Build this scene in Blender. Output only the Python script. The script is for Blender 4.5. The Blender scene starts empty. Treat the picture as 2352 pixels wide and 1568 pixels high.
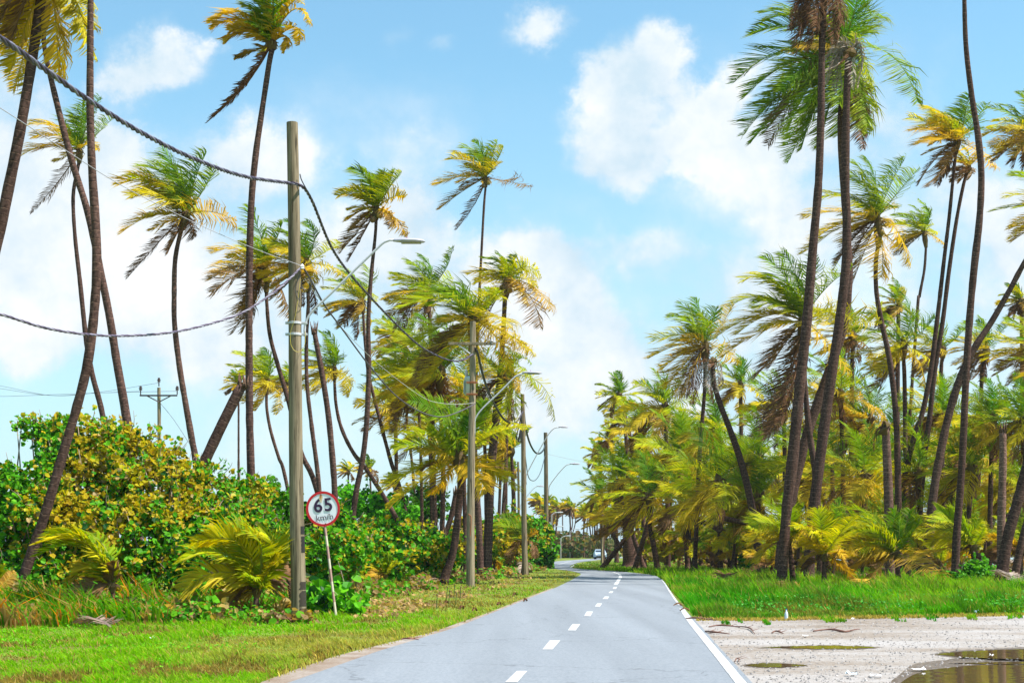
import bpy, math, random
import numpy as np
from mathutils import Vector, noise as mnoise

# ------------------------------------------------------------------ basics
S = bpy.context.scene
COL = S.collection
HAZE_ON, HAZE = True, .00012
F, H, CX, CY = 3266.7, 1.4, 1176.0, 1262.0
R = math.radians

def W(px, py, Y):
    return np.array([(px - CX) / F * Y, Y, H - (py - CY) / F * Y])
def GY(py):
    return F * H / (py - CY)
def G(px, py, z=0.0):
    Y = GY(py)
    return np.array([(px - CX) / F * Y, Y, z])

def vn(x, y, seed=0):
    """2-D value noise, vectorised"""
    x = np.asarray(x, float); y = np.asarray(y, float)
    xi = np.floor(x); yi = np.floor(y); xf = x - xi; yf = y - yi
    def h(a, b):
        s = np.sin(a * 127.1 + b * 311.7 + seed * 74.7) * 43758.5453
        return s - np.floor(s)
    u = xf * xf * (3 - 2 * xf); v = yf * yf * (3 - 2 * yf)
    return (h(xi, yi) * (1 - u) + h(xi + 1, yi) * u) * (1 - v) + (h(xi, yi + 1) * (1 - u) + h(xi + 1, yi + 1) * u) * v
def fbm(x, y, seed=0):
    return (vn(x, y, seed) * .5 + vn(x * 2.1, y * 2.1, seed + 1) * .3 + vn(x * 4.3, y * 4.3, seed + 2) * .2)

def tag(o, label=None, cat=None, group=None, kind=None):
    if label: o['label'] = label
    if cat: o['category'] = cat
    if group: o['group'] = group
    if kind: o['kind'] = kind
    return o

def empty(name, loc, label, cat, group=None):
    o = bpy.data.objects.new(name, None); COL.objects.link(o)
    o.location = Vector([float(c) for c in loc]); o.empty_display_size = .3
    return tag(o, label, cat, group)

class Acc:
    """collects geometry with a colour and a uv per vertex, then becomes ONE mesh object"""
    def __init__(s): s.V = []; s.C = []; s.U = []; s.Fs = []; s.M = []; s.n = 0
    def add(s, v, faces, col=(1, 1, 1), uv=None, mi=0):
        v = np.asarray(v, float).reshape(-1, 3); k = len(v)
        s.V.append(v)
        c = np.asarray(col, float)
        s.C.append(np.tile(c, (k, 1)) if c.ndim == 1 else c)
        s.U.append(np.zeros((k, 2)) if uv is None else np.asarray(uv, float))
        if not isinstance(faces, list) or (faces and not hasattr(faces[0], '__len__')): faces = [np.asarray(faces)]
        if faces and not isinstance(faces[0], np.ndarray):
            by = {}
            for f in faces: by.setdefault(len(f), []).append(f)
            faces = [np.array(q) for q in by.values()]
        for f in faces:
            s.Fs.append(f + s.n); s.M.append(mi)
        s.n += k
    def build(s, name, mats, parent=None, smooth=False, origin=None):
        if not isinstance(mats, (list, tuple)): mats = [mats]
        V = np.concatenate(s.V); C = np.concatenate(s.C); U = np.concatenate(s.U)
        off = np.zeros(3)
        if parent is not None: off = np.array(parent_origin(parent))
        if origin is not None: off = np.array(origin, float)
        V = V - off
        me = bpy.data.meshes.new(name)
        lv = np.concatenate([f.ravel() for f in s.Fs]).astype(np.int32)
        tot = np.concatenate([np.full(len(f), f.shape[1]) for f in s.Fs]).astype(np.int32)
        mi = np.concatenate([np.full(len(f), m) for f, m in zip(s.Fs, s.M)]).astype(np.int32)
        st = np.concatenate([[0], np.cumsum(tot)[:-1]]).astype(np.int32)
        me.vertices.add(len(V)); me.vertices.foreach_set('co', V.astype(np.float32).ravel())
        me.loops.add(len(lv)); me.loops.foreach_set('vertex_index', lv)
        me.polygons.add(len(tot)); me.polygons.foreach_set('loop_start', st); me.polygons.foreach_set('loop_total', tot)
        me.polygons.foreach_set('material_index', mi)
        me.polygons.foreach_set('use_smooth', np.full(len(tot), smooth))
        me.update(calc_edges=True)
        a = me.color_attributes.new('Col', 'FLOAT_COLOR', 'POINT')
        a.data.foreach_set('color', np.hstack([C, np.ones((len(C), 1))]).astype(np.float32).ravel())
        if np.any(U):
            ul = me.uv_layers.new(name='UVMap'); ul.data.foreach_set('uv', U[lv].astype(np.float32).ravel())
        for m in mats: me.materials.append(m)
        me.validate()
        o = bpy.data.objects.new(name, me); COL.objects.link(o)
        if parent is not None: o.parent = parent
        if origin is not None: o.location = Vector([float(c) for c in origin])
        return o

def parent_origin(p):
    o = np.array(p.location, float)
    while p.parent: p = p.parent; o = o + np.array(p.location, float)
    return o

def smooth_path(P, n):
    """Catmull-Rom through P (k x d) sampled n times"""
    P = np.asarray(P, float)
    if len(P) == 2: 
        t = np.linspace(0, 1, n)[:, None]; return P[0] * (1 - t) + P[1] * t
    Q = np.vstack([2 * P[0] - P[1], P, 2 * P[-1] - P[-2]])
    L = np.concatenate([[0], np.cumsum(np.linalg.norm(np.diff(P[:, :3], axis=0), axis=1))])
    s = np.linspace(0, L[-1], n); i = np.clip(np.searchsorted(L, s, 'right') - 1, 0, len(P) - 2)
    t = ((s - L[i]) / np.maximum(L[i + 1] - L[i], 1e-9))[:, None]
    a, b, c, d = Q[i], Q[i + 1], Q[i + 2], Q[i + 3]
    return .5 * (2 * b + (c - a) * t + (2 * a - 5 * b + 4 * c - d) * t ** 2 + (3 * b - a - 3 * c + d) * t ** 3)

def norm(v): return v / np.maximum(np.linalg.norm(v, axis=-1, keepdims=True), 1e-9)

def tube(acc, P, r, sides=8, col=(1, 1, 1), mi=0, cap=True, phase=0.0):
    P = np.asarray(P, float); n = len(P); r = np.broadcast_to(np.asarray(r, float), (n,))
    T = norm(np.gradient(P, axis=0))
    ref = np.array([0., 1., 0.]) if abs(T[:, 1]).max() < .9 else (np.array([0., 0., 1.]) if abs(T[:, 2]).max() < .95 else np.array([.8, .1, .59]))
    A = norm(np.cross(T, ref)); B = np.cross(T, A)
    th = np.linspace(0, 2 * np.pi, sides, endpoint=False) + phase
    V = P[:, None] + r[:, None, None] * (np.cos(th)[None, :, None] * A[:, None] + np.sin(th)[None, :, None] * B[:, None])
    L = np.concatenate([[0], np.cumsum(np.linalg.norm(np.diff(P, axis=0), axis=1))])
    uv = np.stack([np.broadcast_to(th / 6.2832, (n, sides)), np.broadcast_to(L[:, None], (n, sides))], -1).reshape(-1, 2)
    i = np.arange(n - 1)[:, None] * sides; j = np.arange(sides)[None]
    q = np.stack([i + j, i + (j + 1) % sides, i + sides + (j + 1) % sides, i + sides + j], -1).reshape(-1, 4)
    c = np.asarray(col, float)
    if c.ndim == 2: c = np.repeat(c, sides, 0)
    fs = [q]
    if cap: fs += [np.arange(sides)[None, ::-1], (np.arange(sides) + (n - 1) * sides)[None]]
    acc.add(V.reshape(-1, 3), fs, c, uv, mi)

def box(acc, c, s, rot=None, col=(1, 1, 1), mi=0, bev=0.0):
    """box with chamfered vertical+horizontal edges when bev>0"""
    import bmesh
    bm = bmesh.new(); bmesh.ops.create_cube(bm, size=1)
    for v in bm.verts: v.co = Vector((v.co.x * s[0], v.co.y * s[1], v.co.z * s[2]))
    if bev: bmesh.ops.bevel(bm, geom=list(bm.edges), offset=bev, segments=2, affect='EDGES', profile=.6)
    V = np.array([v.co[:] for v in bm.verts])
    if rot is not None: V = V @ np.array(rot).T
    V = V + np.array(c)
    fs = [[v.index for v in f.verts] for f in bm.faces]
    bm.free()
    acc.add(V, fs, col, None, mi)

def lathe(acc, c, prof, axis=(0, 0, 1), sides=16, col=(1, 1, 1), mi=0):
    ax = norm(np.array(axis, float)); ref = np.array([1., 0, 0]) if abs(ax[0]) < .9 else np.array([0, 1., 0])
    A = norm(np.cross(ax, ref)); B = np.cross(ax, A)
    th = np.linspace(0, 2 * np.pi, sides, endpoint=False)
    V = []
    for r, z in prof: V.append(np.array(c) + ax * z + r * (np.cos(th)[:, None] * A + np.sin(th)[:, None] * B))
    n = len(prof); i = np.arange(n - 1)[:, None] * sides; j = np.arange(sides)[None]
    q = np.stack([i + j, i + (j + 1) % sides, i + sides + (j + 1) % sides, i + sides + j], -1).reshape(-1, 4)
    acc.add(np.array(V).reshape(-1, 3), [q, np.arange(sides)[None, ::-1], (np.arange(sides) + (n - 1) * sides)[None]], col, None, mi)

def inpoly(x, y, poly):
    c = np.zeros(len(x), bool); n = len(poly); j = n - 1
    for i in range(n):
        xi, yi = poly[i]; xj, yj = poly[j]
        t = ((yi > y) != (yj > y)) & (x < (xj - xi) * (y - yi) / (yj - yi + 1e-9) + xi); c ^= t; j = i
    return c

# ------------------------------------------------------------------ materials
def mat(name, base=(.5, .5, .5), rough=.7, spec=.3, attr=False, trans=0.0, noise_s=0, noise_a=.3, bump=0, metal=0, uvring=0, tcol=(1.6, 1.5, .6)):
    m = bpy.data.materials.new(name); m.use_nodes = True; nt = m.node_tree; N = nt.nodes; L = nt.links
    b = N['Principled BSDF']; b.inputs['Roughness'].default_value = rough; b.inputs['Metallic'].default_value = metal
    b.inputs['Specular IOR Level'].default_value = spec
    if attr:
        a = N.new('ShaderNodeAttribute'); a.attribute_name = 'Col'; col = a.outputs['Color']
    else:
        c = N.new('ShaderNodeRGB'); c.outputs[0].default_value = (*base, 1); col = c.outputs[0]
    if noise_s:
        tc = N.new('ShaderNodeTexCoord'); ns = N.new('ShaderNodeTexNoise'); ns.inputs['Scale'].default_value = noise_s; ns.inputs['Detail'].default_value = 6
        ns.inputs['Roughness'].default_value = .65
        L.new(tc.outputs['Object'], ns.inputs['Vector'])
        mr = N.new('ShaderNodeMapRange'); mr.inputs['From Min'].default_value = .3; mr.inputs['From Max'].default_value = .7
        mr.inputs['To Min'].default_value = 1 - noise_a; mr.inputs['To Max'].default_value = 1 + noise_a
        L.new(ns.outputs['Fac'], mr.inputs['Value'])
        vm = N.new('ShaderNodeVectorMath'); vm.operation = 'SCALE'; L.new(col, vm.inputs[0]); L.new(mr.outputs[0], vm.inputs['Scale']); col = vm.outputs[0]
        if bump:
            bp = N.new('ShaderNodeBump'); bp.inputs['Strength'].default_value = bump; bp.inputs['Distance'].default_value = .02
            L.new(ns.outputs['Fac'], bp.inputs['Height']); L.new(bp.outputs[0], b.inputs['Normal'])
    L.new(col, b.inputs['Base Color'])
    if trans:
        t = N.new('ShaderNodeBsdfTranslucent'); tm = N.new('ShaderNodeVectorMath'); tm.operation = 'MULTIPLY'; tm.inputs[1].default_value = tcol
        L.new(col, tm.inputs[0]); L.new(tm.outputs[0], t.inputs['Color'])
        mx = N.new('ShaderNodeMixShader'); mx.inputs[0].default_value = trans
        L.new(b.outputs[0], mx.inputs[1]); L.new(t.outputs[0], mx.inputs[2]); L.new(mx.outputs[0], N['Material Output'].inputs['Surface'])
    return m

M = {}
M['leaf'] = mat('palm_leaf', attr=True, rough=.5, spec=.07, trans=.36, tcol=(2.0, 1.8, .25))
M['dead'] = mat('dead_leaf', attr=True, rough=.9, spec=.03, trans=.15, tcol=(1.1, .9, .7))
M['bush'] = mat('broad_leaf', attr=True, rough=.45, spec=.10, trans=.35)
M['grass'] = mat('grass_blade', attr=True, rough=.7, spec=.05, trans=.45)
M['plain'] = mat('painted', attr=True, rough=.5, spec=.4)
M['metal'] = mat('galvanised', (.5, .49, .52), rough=.4, spec=.5, noise_s=30, noise_a=.12)
M['lamp'] = mat('lamp_grey', (.42, .40, .47), rough=.35, spec=.5)
M['lens'] = mat('lamp_lens', (.35, .3, .27), rough=.2, spec=.6)
M['rust'] = mat('rust', (.28, .10, .04), rough=.85, noise_s=40, noise_a=.4)
M['cable'] = mat('cable', attr=True, rough=.5, spec=.4)
M['rubber'] = mat('rubber', (.02, .02, .02), rough=.7)
M['glass'] = mat('car_glass', (.03, .04, .05), rough=.08, spec=.8)
M['hill'] = mat('headland', (.07, .16, .12), rough=.9, noise_s=.02, noise_a=.3)

def bark_mat():
    m = bpy.data.materials.new('palm_bark'); m.use_nodes = True; nt = m.node_tree; N = nt.nodes; L = nt.links
    b = N['Principled BSDF']; b.inputs['Roughness'].default_value = .9; b.inputs['Specular IOR Level'].default_value = .05
    uv = N.new('ShaderNodeUVMap'); uv.uv_map = 'UVMap'; sp = N.new('ShaderNodeSeparateXYZ'); L.new(uv.outputs[0], sp.inputs[0])
    tc = N.new('ShaderNodeTexCoord'); ns = N.new('ShaderNodeTexNoise'); ns.inputs['Scale'].default_value = 5; ns.inputs['Detail'].default_value = 7; L.new(tc.outputs['Object'], ns.inputs['Vector'])
    # ring scars: sawtooth of length, wobbling with noise
    ad = N.new('ShaderNodeMath'); ad.operation = 'MULTIPLY_ADD'; L.new(ns.outputs['Fac'], ad.inputs[0]); ad.inputs[1].default_value = .13; L.new(sp.outputs['Y'], ad.inputs[2])
    ml = N.new('ShaderNodeMath'); ml.operation = 'MULTIPLY'; L.new(ad.outputs[0], ml.inputs[0]); ml.inputs[1].default_value = 5.2
    fr = N.new('ShaderNodeMath'); fr.operation = 'FRACT'; L.new(ml.outputs[0], fr.inputs[0])
    rp = N.new('ShaderNodeValToRGB'); L.new(fr.outputs[0], rp.inputs[0])
    rp.color_ramp.elements[0].color = (.35, .35, .35, 1); rp.color_ramp.elements[1].color = (.92, .90, .90, 1)
    rp.color_ramp.elements[0].position = .0; rp.color_ramp.elements[1].position = .12
    e = rp.color_ramp.elements.new(.84); e.color = (.95, .93, .93, 1); e = rp.color_ramp.elements.new(.93); e.color = (2.1, 2.0, 1.95, 1)
    a = N.new('ShaderNodeAttribute'); a.attribute_name = 'Col'
    v1 = N.new('ShaderNodeVectorMath'); v1.operation = 'MULTIPLY'; L.new(a.outputs['Color'], v1.inputs[0]); L.new(rp.outputs[0], v1.inputs[1])
    ns2 = N.new('ShaderNodeTexNoise'); ns2.inputs['Scale'].default_value = 14; ns2.inputs['Detail'].default_value = 5; L.new(tc.outputs['Object'], ns2.inputs['Vector'])
    mr = N.new('ShaderNodeMapRange'); mr.inputs['From Min'].default_value = .3; mr.inputs['From Max'].default_value = .7; mr.inputs['To Min'].default_value = .5; mr.inputs['To Max'].default_value = 1.75; L.new(ns2.outputs['Fac'], mr.inputs['Value'])
    v2 = N.new('ShaderNodeVectorMath'); v2.operation = 'SCALE'; L.new(v1.outputs[0], v2.inputs[0]); L.new(mr.outputs[0], v2.inputs['Scale']); L.new(v2.outputs[0], b.inputs['Base Color'])
    bp = N.new('ShaderNodeBump'); bp.inputs['Strength'].default_value = .35; bp.inputs['Distance'].default_value = .015; L.new(rp.outputs[0], bp.inputs['Height']); L.new(bp.outputs[0], b.inputs['Normal'])
    return m
M['bark'] = bark_mat()

def wood_mat():
    m = bpy.data.materials.new('pole_wood'); m.use_nodes = True; nt = m.node_tree; N = nt.nodes; L = nt.links
    b = N['Principled BSDF']; b.inputs['Roughness'].default_value = .9; b.inputs['Specular IOR Level'].default_value = .05
    tc = N.new('ShaderNodeTexCoord'); mp = N.new('ShaderNodeMapping'); mp.inputs['Scale'].default_value = (14, 14, .6); L.new(tc.outputs['Object'], mp.inputs[0])
    ns = N.new('ShaderNodeTexNoise'); ns.inputs['Scale'].default_value = 1; ns.inputs['Detail'].default_value = 8; ns.inputs['Roughness'].default_value = .7; L.new(mp.outputs[0], ns.inputs['Vector'])
    rp = N.new('ShaderNodeValToRGB'); L.new(ns.outputs['Fac'], rp.inputs[0]); E = rp.color_ramp.elements
    E[0].position = .3; E[0].color = (.06, .042, .027, 1); E[1].position = .68; E[1].color = (.33, .26, .175, 1); e = E.new(.48); e.color = (.175, .138, .09, 1)
    a = N.new('ShaderNodeAttribute'); a.attribute_name = 'Col'
    v = N.new('ShaderNodeVectorMath'); v.operation = 'MULTIPLY'; L.new(rp.outputs[0], v.inputs[0]); L.new(a.outputs['Color'], v.inputs[1])
    mp2 = N.new('ShaderNodeMapping'); mp2.inputs['Scale'].default_value = (22, 22, 1.3); L.new(tc.outputs['Object'], mp2.inputs[0]); n3 = N.new('ShaderNodeTexNoise'); n3.inputs['Scale'].default_value = 1; n3.inputs['Detail'].default_value = 3; L.new(mp2.outputs[0], n3.inputs['Vector'])
    mr = N.new('ShaderNodeMapRange'); mr.inputs['From Min'].default_value = .30; mr.inputs['From Max'].default_value = .40; mr.inputs['To Min'].default_value = .25; mr.inputs['To Max'].default_value = 1; L.new(n3.outputs['Fac'], mr.inputs['Value'])
    v3 = N.new('ShaderNodeVectorMath'); v3.operation = 'SCALE'; L.new(v.outputs[0], v3.inputs[0]); L.new(mr.outputs[0], v3.inputs['Scale']); L.new(v3.outputs[0], b.inputs['Base Color'])
    bp = N.new('ShaderNodeBump'); bp.inputs['Strength'].default_value = .5; bp.inputs['Distance'].default_value = .01; L.new(ns.outputs['Fac'], bp.inputs['Height']); L.new(bp.outputs[0], b.inputs['Normal'])
    return m
M['wood'] = wood_mat()

def ground_like(name, stops, s1, s2, rough=.9, bump=.4, bdist=.03, wet=False, stretch=(1, 1, 1)):
    m = bpy.data.materials.new(name); m.use_nodes = True; nt = m.node_tree; N = nt.nodes; L = nt.links
    b = N['Principled BSDF']; b.inputs['Roughness'].default_value = rough; b.inputs['Specular IOR Level'].default_value = .2
    tc = N.new('ShaderNodeTexCoord'); mp = N.new('ShaderNodeMapping'); mp.inputs['Scale'].default_value = stretch; L.new(tc.outputs['Object'], mp.inputs[0])
    n1 = N.new('ShaderNodeTexNoise'); n1.inputs['Scale'].default_value = s1; n1.inputs['Detail'].default_value = 5; L.new(mp.outputs[0], n1.inputs['Vector'])
    n2 = N.new('ShaderNodeTexNoise'); n2.inputs['Scale'].default_value = s2; n2.inputs['Detail'].default_value = 6; n2.inputs['Roughness'].default_value = .75; L.new(tc.outputs['Object'], n2.inputs['Vector'])
    mx = N.new('ShaderNodeMath'); mx.operation = 'MULTIPLY_ADD'; L.new(n2.outputs['Fac'], mx.inputs[0]); mx.inputs[1].default_value = .45
    m2 = N.new('ShaderNodeMath'); m2.operation = 'MULTIPLY'; L.new(n1.outputs['Fac'], m2.inputs[0]); m2.inputs[1].default_value = .55; L.new(m2.outputs[0], mx.inputs[2])
    rp = N.new('ShaderNodeValToRGB'); L.new(mx.outputs[0], rp.inputs[0]); E = rp.color_ramp.elements
    E[0].position = stops[0][0]; E[0].color = (*stops[0][1], 1); E[1].position = stops[-1][0]; E[1].color = (*stops[-1][1], 1)
    for p, c in stops[1:-1]: e = E.new(p); e.color = (*c, 1)
    L.new(rp.outputs[0], b.inputs['Base Color'])
    if bump:
        bp = N.new('ShaderNodeBump'); bp.inputs['Strength'].default_value = bump; bp.inputs['Distance'].default_value = bdist; L.new(n2.outputs['Fac'], bp.inputs['Height']); L.new(bp.outputs[0], b.inputs['Normal'])
    return m
M['soil'] = ground_like('verge_ground', [(.36, (.10, .055, .02)), (.46, (.13, .12, .02)), (.54, (.12, .2, .015)), (.66, (.2, .26, .02))], .8, 9, bump=.6)
M['road'] = ground_like('asphalt', [(.30, (.150, .168, .190)), (.5, (.190, .208, .230)), (.70, (.224, .240, .258))], 32, 85, rough=.8, bump=.4, bdist=.006, stretch=(1, .25, 1))
def wear(m):
    nt = m.node_tree; N = nt.nodes; L = nt.links; b = N['Principled BSDF']; src = b.inputs['Base Color'].links[0].from_socket
    tc = N.new('ShaderNodeTexCoord'); mp = N.new('ShaderNodeMapping'); mp.inputs['Scale'].default_value = (1.1, .05, 1); mp.inputs['Rotation'].default_value = (0, 0, R(4)); L.new(tc.outputs['Object'], mp.inputs[0])
    n = N.new('ShaderNodeTexNoise'); n.inputs['Scale'].default_value = 1; n.inputs['Detail'].default_value = 5; L.new(mp.outputs[0], n.inputs['Vector'])
    mr = N.new('ShaderNodeMapRange'); mr.inputs['From Min'].default_value = .35; mr.inputs['From Max'].default_value = .65; mr.inputs['To Min'].default_value = .90; mr.inputs['To Max'].default_value = 1.08; L.new(n.outputs['Fac'], mr.inputs['Value'])
    v = N.new('ShaderNodeVectorMath'); v.operation = 'SCALE'; L.new(src, v.inputs[0]); L.new(mr.outputs[0], v.inputs['Scale'])
    vo = N.new('ShaderNodeTexVoronoi'); vo.feature = 'DISTANCE_TO_EDGE'; vo.inputs['Scale'].default_value = .22; n4 = N.new('ShaderNodeTexNoise'); n4.inputs['Scale'].default_value = 1.5; n4.inputs['Detail'].default_value = 4; L.new(tc.outputs['Object'], n4.inputs['Vector'])
    mx = N.new('ShaderNodeVectorMath'); mx.operation = 'MULTIPLY_ADD'; mx.inputs[1].default_value = (1.2, 1.2, 0); L.new(n4.outputs['Color'], mx.inputs[0]); L.new(tc.outputs['Object'], mx.inputs[2]); L.new(mx.outputs[0], vo.inputs['Vector'])
    cr = N.new('ShaderNodeMapRange'); cr.inputs['From Min'].default_value = .0015; cr.inputs['From Max'].default_value = .004; cr.inputs['To Min'].default_value = .72; cr.inputs['To Max'].default_value = 1; L.new(vo.outputs['Distance'], cr.inputs['Value'])
    v2 = N.new('ShaderNodeVectorMath'); v2.operation = 'SCALE'; L.new(v.outputs[0], v2.inputs[0]); L.new(cr.outputs[0], v2.inputs['Scale']); L.new(v2.outputs[0], b.inputs['Base Color'])
wear(M['road'])
M['paint'] = ground_like('road_paint', [(.36, (.24, .26, .28)), (.45, (.42, .42, .42)), (.62, (.52, .52, .51))], 3, 40, rough=.6, bump=.1, bdist=.002)
M['sand'] = ground_like('sand', [(.35, (.16, .10, .06)), (.5, (.24, .19, .15)), (.62, (.31, .27, .24))], 1.4, 22, bump=.5)
M['lot'] = ground_like('gravel_lot', [(.37, (.12, .085, .055)), (.43, (.21, .17, .135)), (.49, (.26, .23, .205)), (.60, (.335, .315, .305))], .45, 9, bump=.5, bdist=.02, stretch=(.5, 1.2, 1))
M['wet'] = ground_like('wet_sand', [(.38, (.07, .045, .028)), (.5, (.12, .085, .06)), (.6, (.17, .13, .10))], .9, 12, rough=.35, bump=.4)

def water_mat(name, col, rough, scale, bstr, foam=False):
    m = bpy.data.materials.new(name); m.use_nodes = True; nt = m.node_tree; N = nt.nodes; L = nt.links
    b = N['Principled BSDF']; b.inputs['Base Color'].default_value = (*col, 1); b.inputs['Roughness'].default_value = rough; b.inputs['Specular IOR Level'].default_value = .6
    tc = N.new('ShaderNodeTexCoord'); mp = N.new('ShaderNodeMapping'); mp.inputs['Scale'].default_value = (.3, 1, 1); L.new(tc.outputs['Object'], mp.inputs[0])
    n1 = N.new('ShaderNodeTexNoise'); n1.inputs['Scale'].default_value = scale; n1.inputs['Detail'].default_value = 4; L.new(mp.outputs[0], n1.inputs['Vector'])
    bp = N.new('ShaderNodeBump'); bp.inputs['Strength'].default_value = bstr; bp.inputs['Distance'].default_value = .05; L.new(n1.outputs['Fac'], bp.inputs['Height']); L.new(bp.outputs[0], b.inputs['Normal'])
    if foam:
        rp = N.new('ShaderNodeValToRGB'); L.new(n1.outputs['Fac'], rp.inputs[0]); E = rp.color_ramp.elements
        E[0].position = .54; E[0].color = (*col, 1); E[1].position = .62; E[1].color = (.85, .88, .88, 1); L.new(rp.outputs[0], b.inputs['Base Color'])
    return m
M['puddle'] = water_mat('puddle_water', (.10, .065, .03), .04, 3, .08)
M['sea'] = water_mat('sea_water', (.05, .26, .28), .25, .12, .5, foam=True)

# ------------------------------------------------------------------ fronds
WIND = np.array([-1.0, .12, .05])
GRN = np.array([.018, .135, .003]); YGR = np.array([.21, .31, .003]); YEL = np.array([.58, .41, .004]); ORG = np.array([.48, .27, .012])
BRN = np.array([.20, .115, .05]); DED = np.array([.15, .062, .042]); GRY = np.array([.36, .31, .27])
def age_col(a):
    ks = [(0, GRN), (.22, GRN * .6 + YGR * .4), (.42, YGR), (.62, YGR * .35 + YEL * .65), (.85, YEL * .55 + ORG * .45), (1.0, BRN), (1.2, DED), (1.5, GRY)]
    for (a0, c0), (a1, c1) in zip(ks, ks[1:]):
        if a <= a1: t = max(0, (a - a0) / (a1 - a0)); return c0 * (1 - t) + c1 * t
    return ks[-1][1]

def frond(acc, rach, rng, age, nleaf=44, leaflen=.8, lw=.045, wind=.5, droop=.5, roll=0.0, racr=.022):
    """rachis tube plus two combs of bent leaflets"""
    m = len(rach); T = norm(np.gradient(rach, axis=0)); ts = np.linspace(.1, .995, nleaf)
    L = np.concatenate([[0], np.cumsum(np.linalg.norm(np.diff(rach, axis=0), axis=1))]); L /= L[-1]
    P = np.stack([np.interp(ts, L, rach[:, k]) for k in range(3)], -1)
    D = norm(np.stack([np.interp(ts, L, T[:, k]) for k in range(3)], -1))
    up = np.array([.12, -.18, 1.0]); lat = norm(np.cross(D, up) + 1e-4); N = np.cross(lat, D)
    c, s_ = math.cos(roll), math.sin(roll); lat, N = lat * c + N * s_, N * c - lat * s_
    base = age_col(age)
    prof = .38 + .62 * np.sin(np.pi * np.clip(ts * .80 + .16, 0, 1)); prof *= leaflen * (1 - .45 * np.clip((ts - .85) / .15, 0, 1))
    w = np.full(nleaf, lw) 
    g = np.array([0, 0, -1.0])
    Vs = []; Cs = []
    for side in (-1, 1):
        j = rng.normal(0, 1, (nleaf, 6))
        kk = np.arange(0, nleaf + 6, 5); cj = np.stack([np.interp(np.arange(nleaf), kk, rng.normal(0, 1, len(kk))) for _ in range(3)], -1)
        fw = .45 + .6 * ts
        d1 = norm(lat * side * (1 + .12 * j[:, :1]) + D * (fw + .18 * cj[:, 0])[:, None] + N * (.30 + .07 * j[:, 1:2] + .22 * cj[:, 1:2]) + WIND * wind * (.75 + .2 * j[:, 2:3]) + g * droop * .25)
        d2 = norm(d1 + WIND * wind * (1.15 + .3 * j[:, 3:4]) + g * droop * (.5 + .25 * j[:, 4:5] + .3 * cj[:, :1]))
        ll = prof * np.clip(1 + .12 * j[:, 5] + .18 * cj[:, 2], .35, 1.5) * np.where(rng.random(nleaf) < .05, .45, 1)
        wv = D - (D * d1).sum(-1, keepdims=True) * d1; wv = norm(wv + N * .35 * j[:, 1:2])
        Q = P + D * (.02 * j[:, :1])
        p1 = Q + d1 * (ll * .55)[:, None]; p2 = p1 + d2 * (ll * .45)[:, None]
        hw = (w * .5)[:, None] * wv
        V = np.stack([Q - hw * .7, Q + hw * .7, p1 + hw, p1 - hw, p2], 1)
        k = np.clip(1 + .16 * rng.normal(0, 1, (nleaf, 1, 1)) + .16 * cj[:, None, :1], .4, 1.6)
        tm_ = .12 if age < .35 else .28; tip = base * (1 - tm_) + (YEL if age < .6 else BRN) * tm_
        tm_ += .17; tip2 = base * (1 - tm_) + (ORG if age < .9 else BRN) * tm_
        C = np.stack([np.tile(base, (nleaf, 1)), np.tile(base, (nleaf, 1)), np.tile(tip, (nleaf, 1)), np.tile(tip, (nleaf, 1)), np.tile(tip2, (nleaf, 1))], 1) * k
        Vs.append(V.reshape(-1, 3)); Cs.append(C.reshape(-1, 3))
    V = np.concatenate(Vs); C = np.concatenate(Cs); b = np.arange(2 * nleaf)[:, None] * 5
    acc.add(V, [b + np.array([[0, 1, 2, 3]]), b + np.array([[3, 2, 4]])], np.clip(C, .002, 1))
    rc = (age_col(min(age, 1.2)) * .4 + np.array([.30, .27, .06]) * .6) if age < 1 else age_col(age) * .9
    rr = np.linspace(racr * 1.3, racr * .2, m); tube(acc, rach, rr, 4, rc, cap=False)

def bez(a, c, b, n=12):
    t = np.linspace(0, 1, n)[:, None]; return a * (1 - t) ** 2 + 2 * c * t * (1 - t) + b * t ** 2

def blown_rachis(o, az, el, L, wind, grav, n=12):
    d = np.array([math.cos(el) * math.cos(az), math.cos(el) * math.sin(az), math.sin(el)]); P = [o.copy()]; ds = L / (n - 1)
    for i in range(n - 1):
        t = i / (n - 1)
        P.append(P[-1] + d * ds)
        d = norm(d + (ds / L) * (np.array([0, 0, -1.]) * grav * (.3 + 1.2 * t) + WIND * wind * (.5 + 1.3 * t)))
    return np.array(P)

def palm_crown(acc, o, L, rng, n=20, nleaf=40, wind=1.0, lw=.045, agebias=0.0, el0=80, el1=-38, skirt=0):
    for i in range(n):
        k = i / max(1, n - 1)
        el = R(el0 + (el1 - el0) * k ** .9 + rng.normal(0, 7)); az = i * 2.399 + rng.normal(0, .3)
        az = math.atan2(math.sin(az) * .8, math.cos(az) - .42 * wind * min(1, .4 + k))
        if k > .35 and math.cos(az) > .45 and rng.random() < .35: az = math.pi - az     # wind side thinned out
        age = .05 + .76 * k ** 1.1 + rng.normal(0, .09) + agebias * (.3 + k)
        if math.cos(az) < -.1: age += .1
        Lf = L * (.86 + .2 * rng.random()) * (1 - .15 * abs(k - .45))
        r = blown_rachis(o + np.array([0, 0, -.25 * k * L * .2]), az, el, Lf, wind * (1.0 + .7 * rng.random()), .5 + .75 * k)
        frond(acc, r, rng, float(np.clip(age, .02, 1.12)), nleaf, L * .30, lw, wind=.75 * wind, droop=.35 + .7 * k, roll=rng.normal(0, .45))

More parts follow.
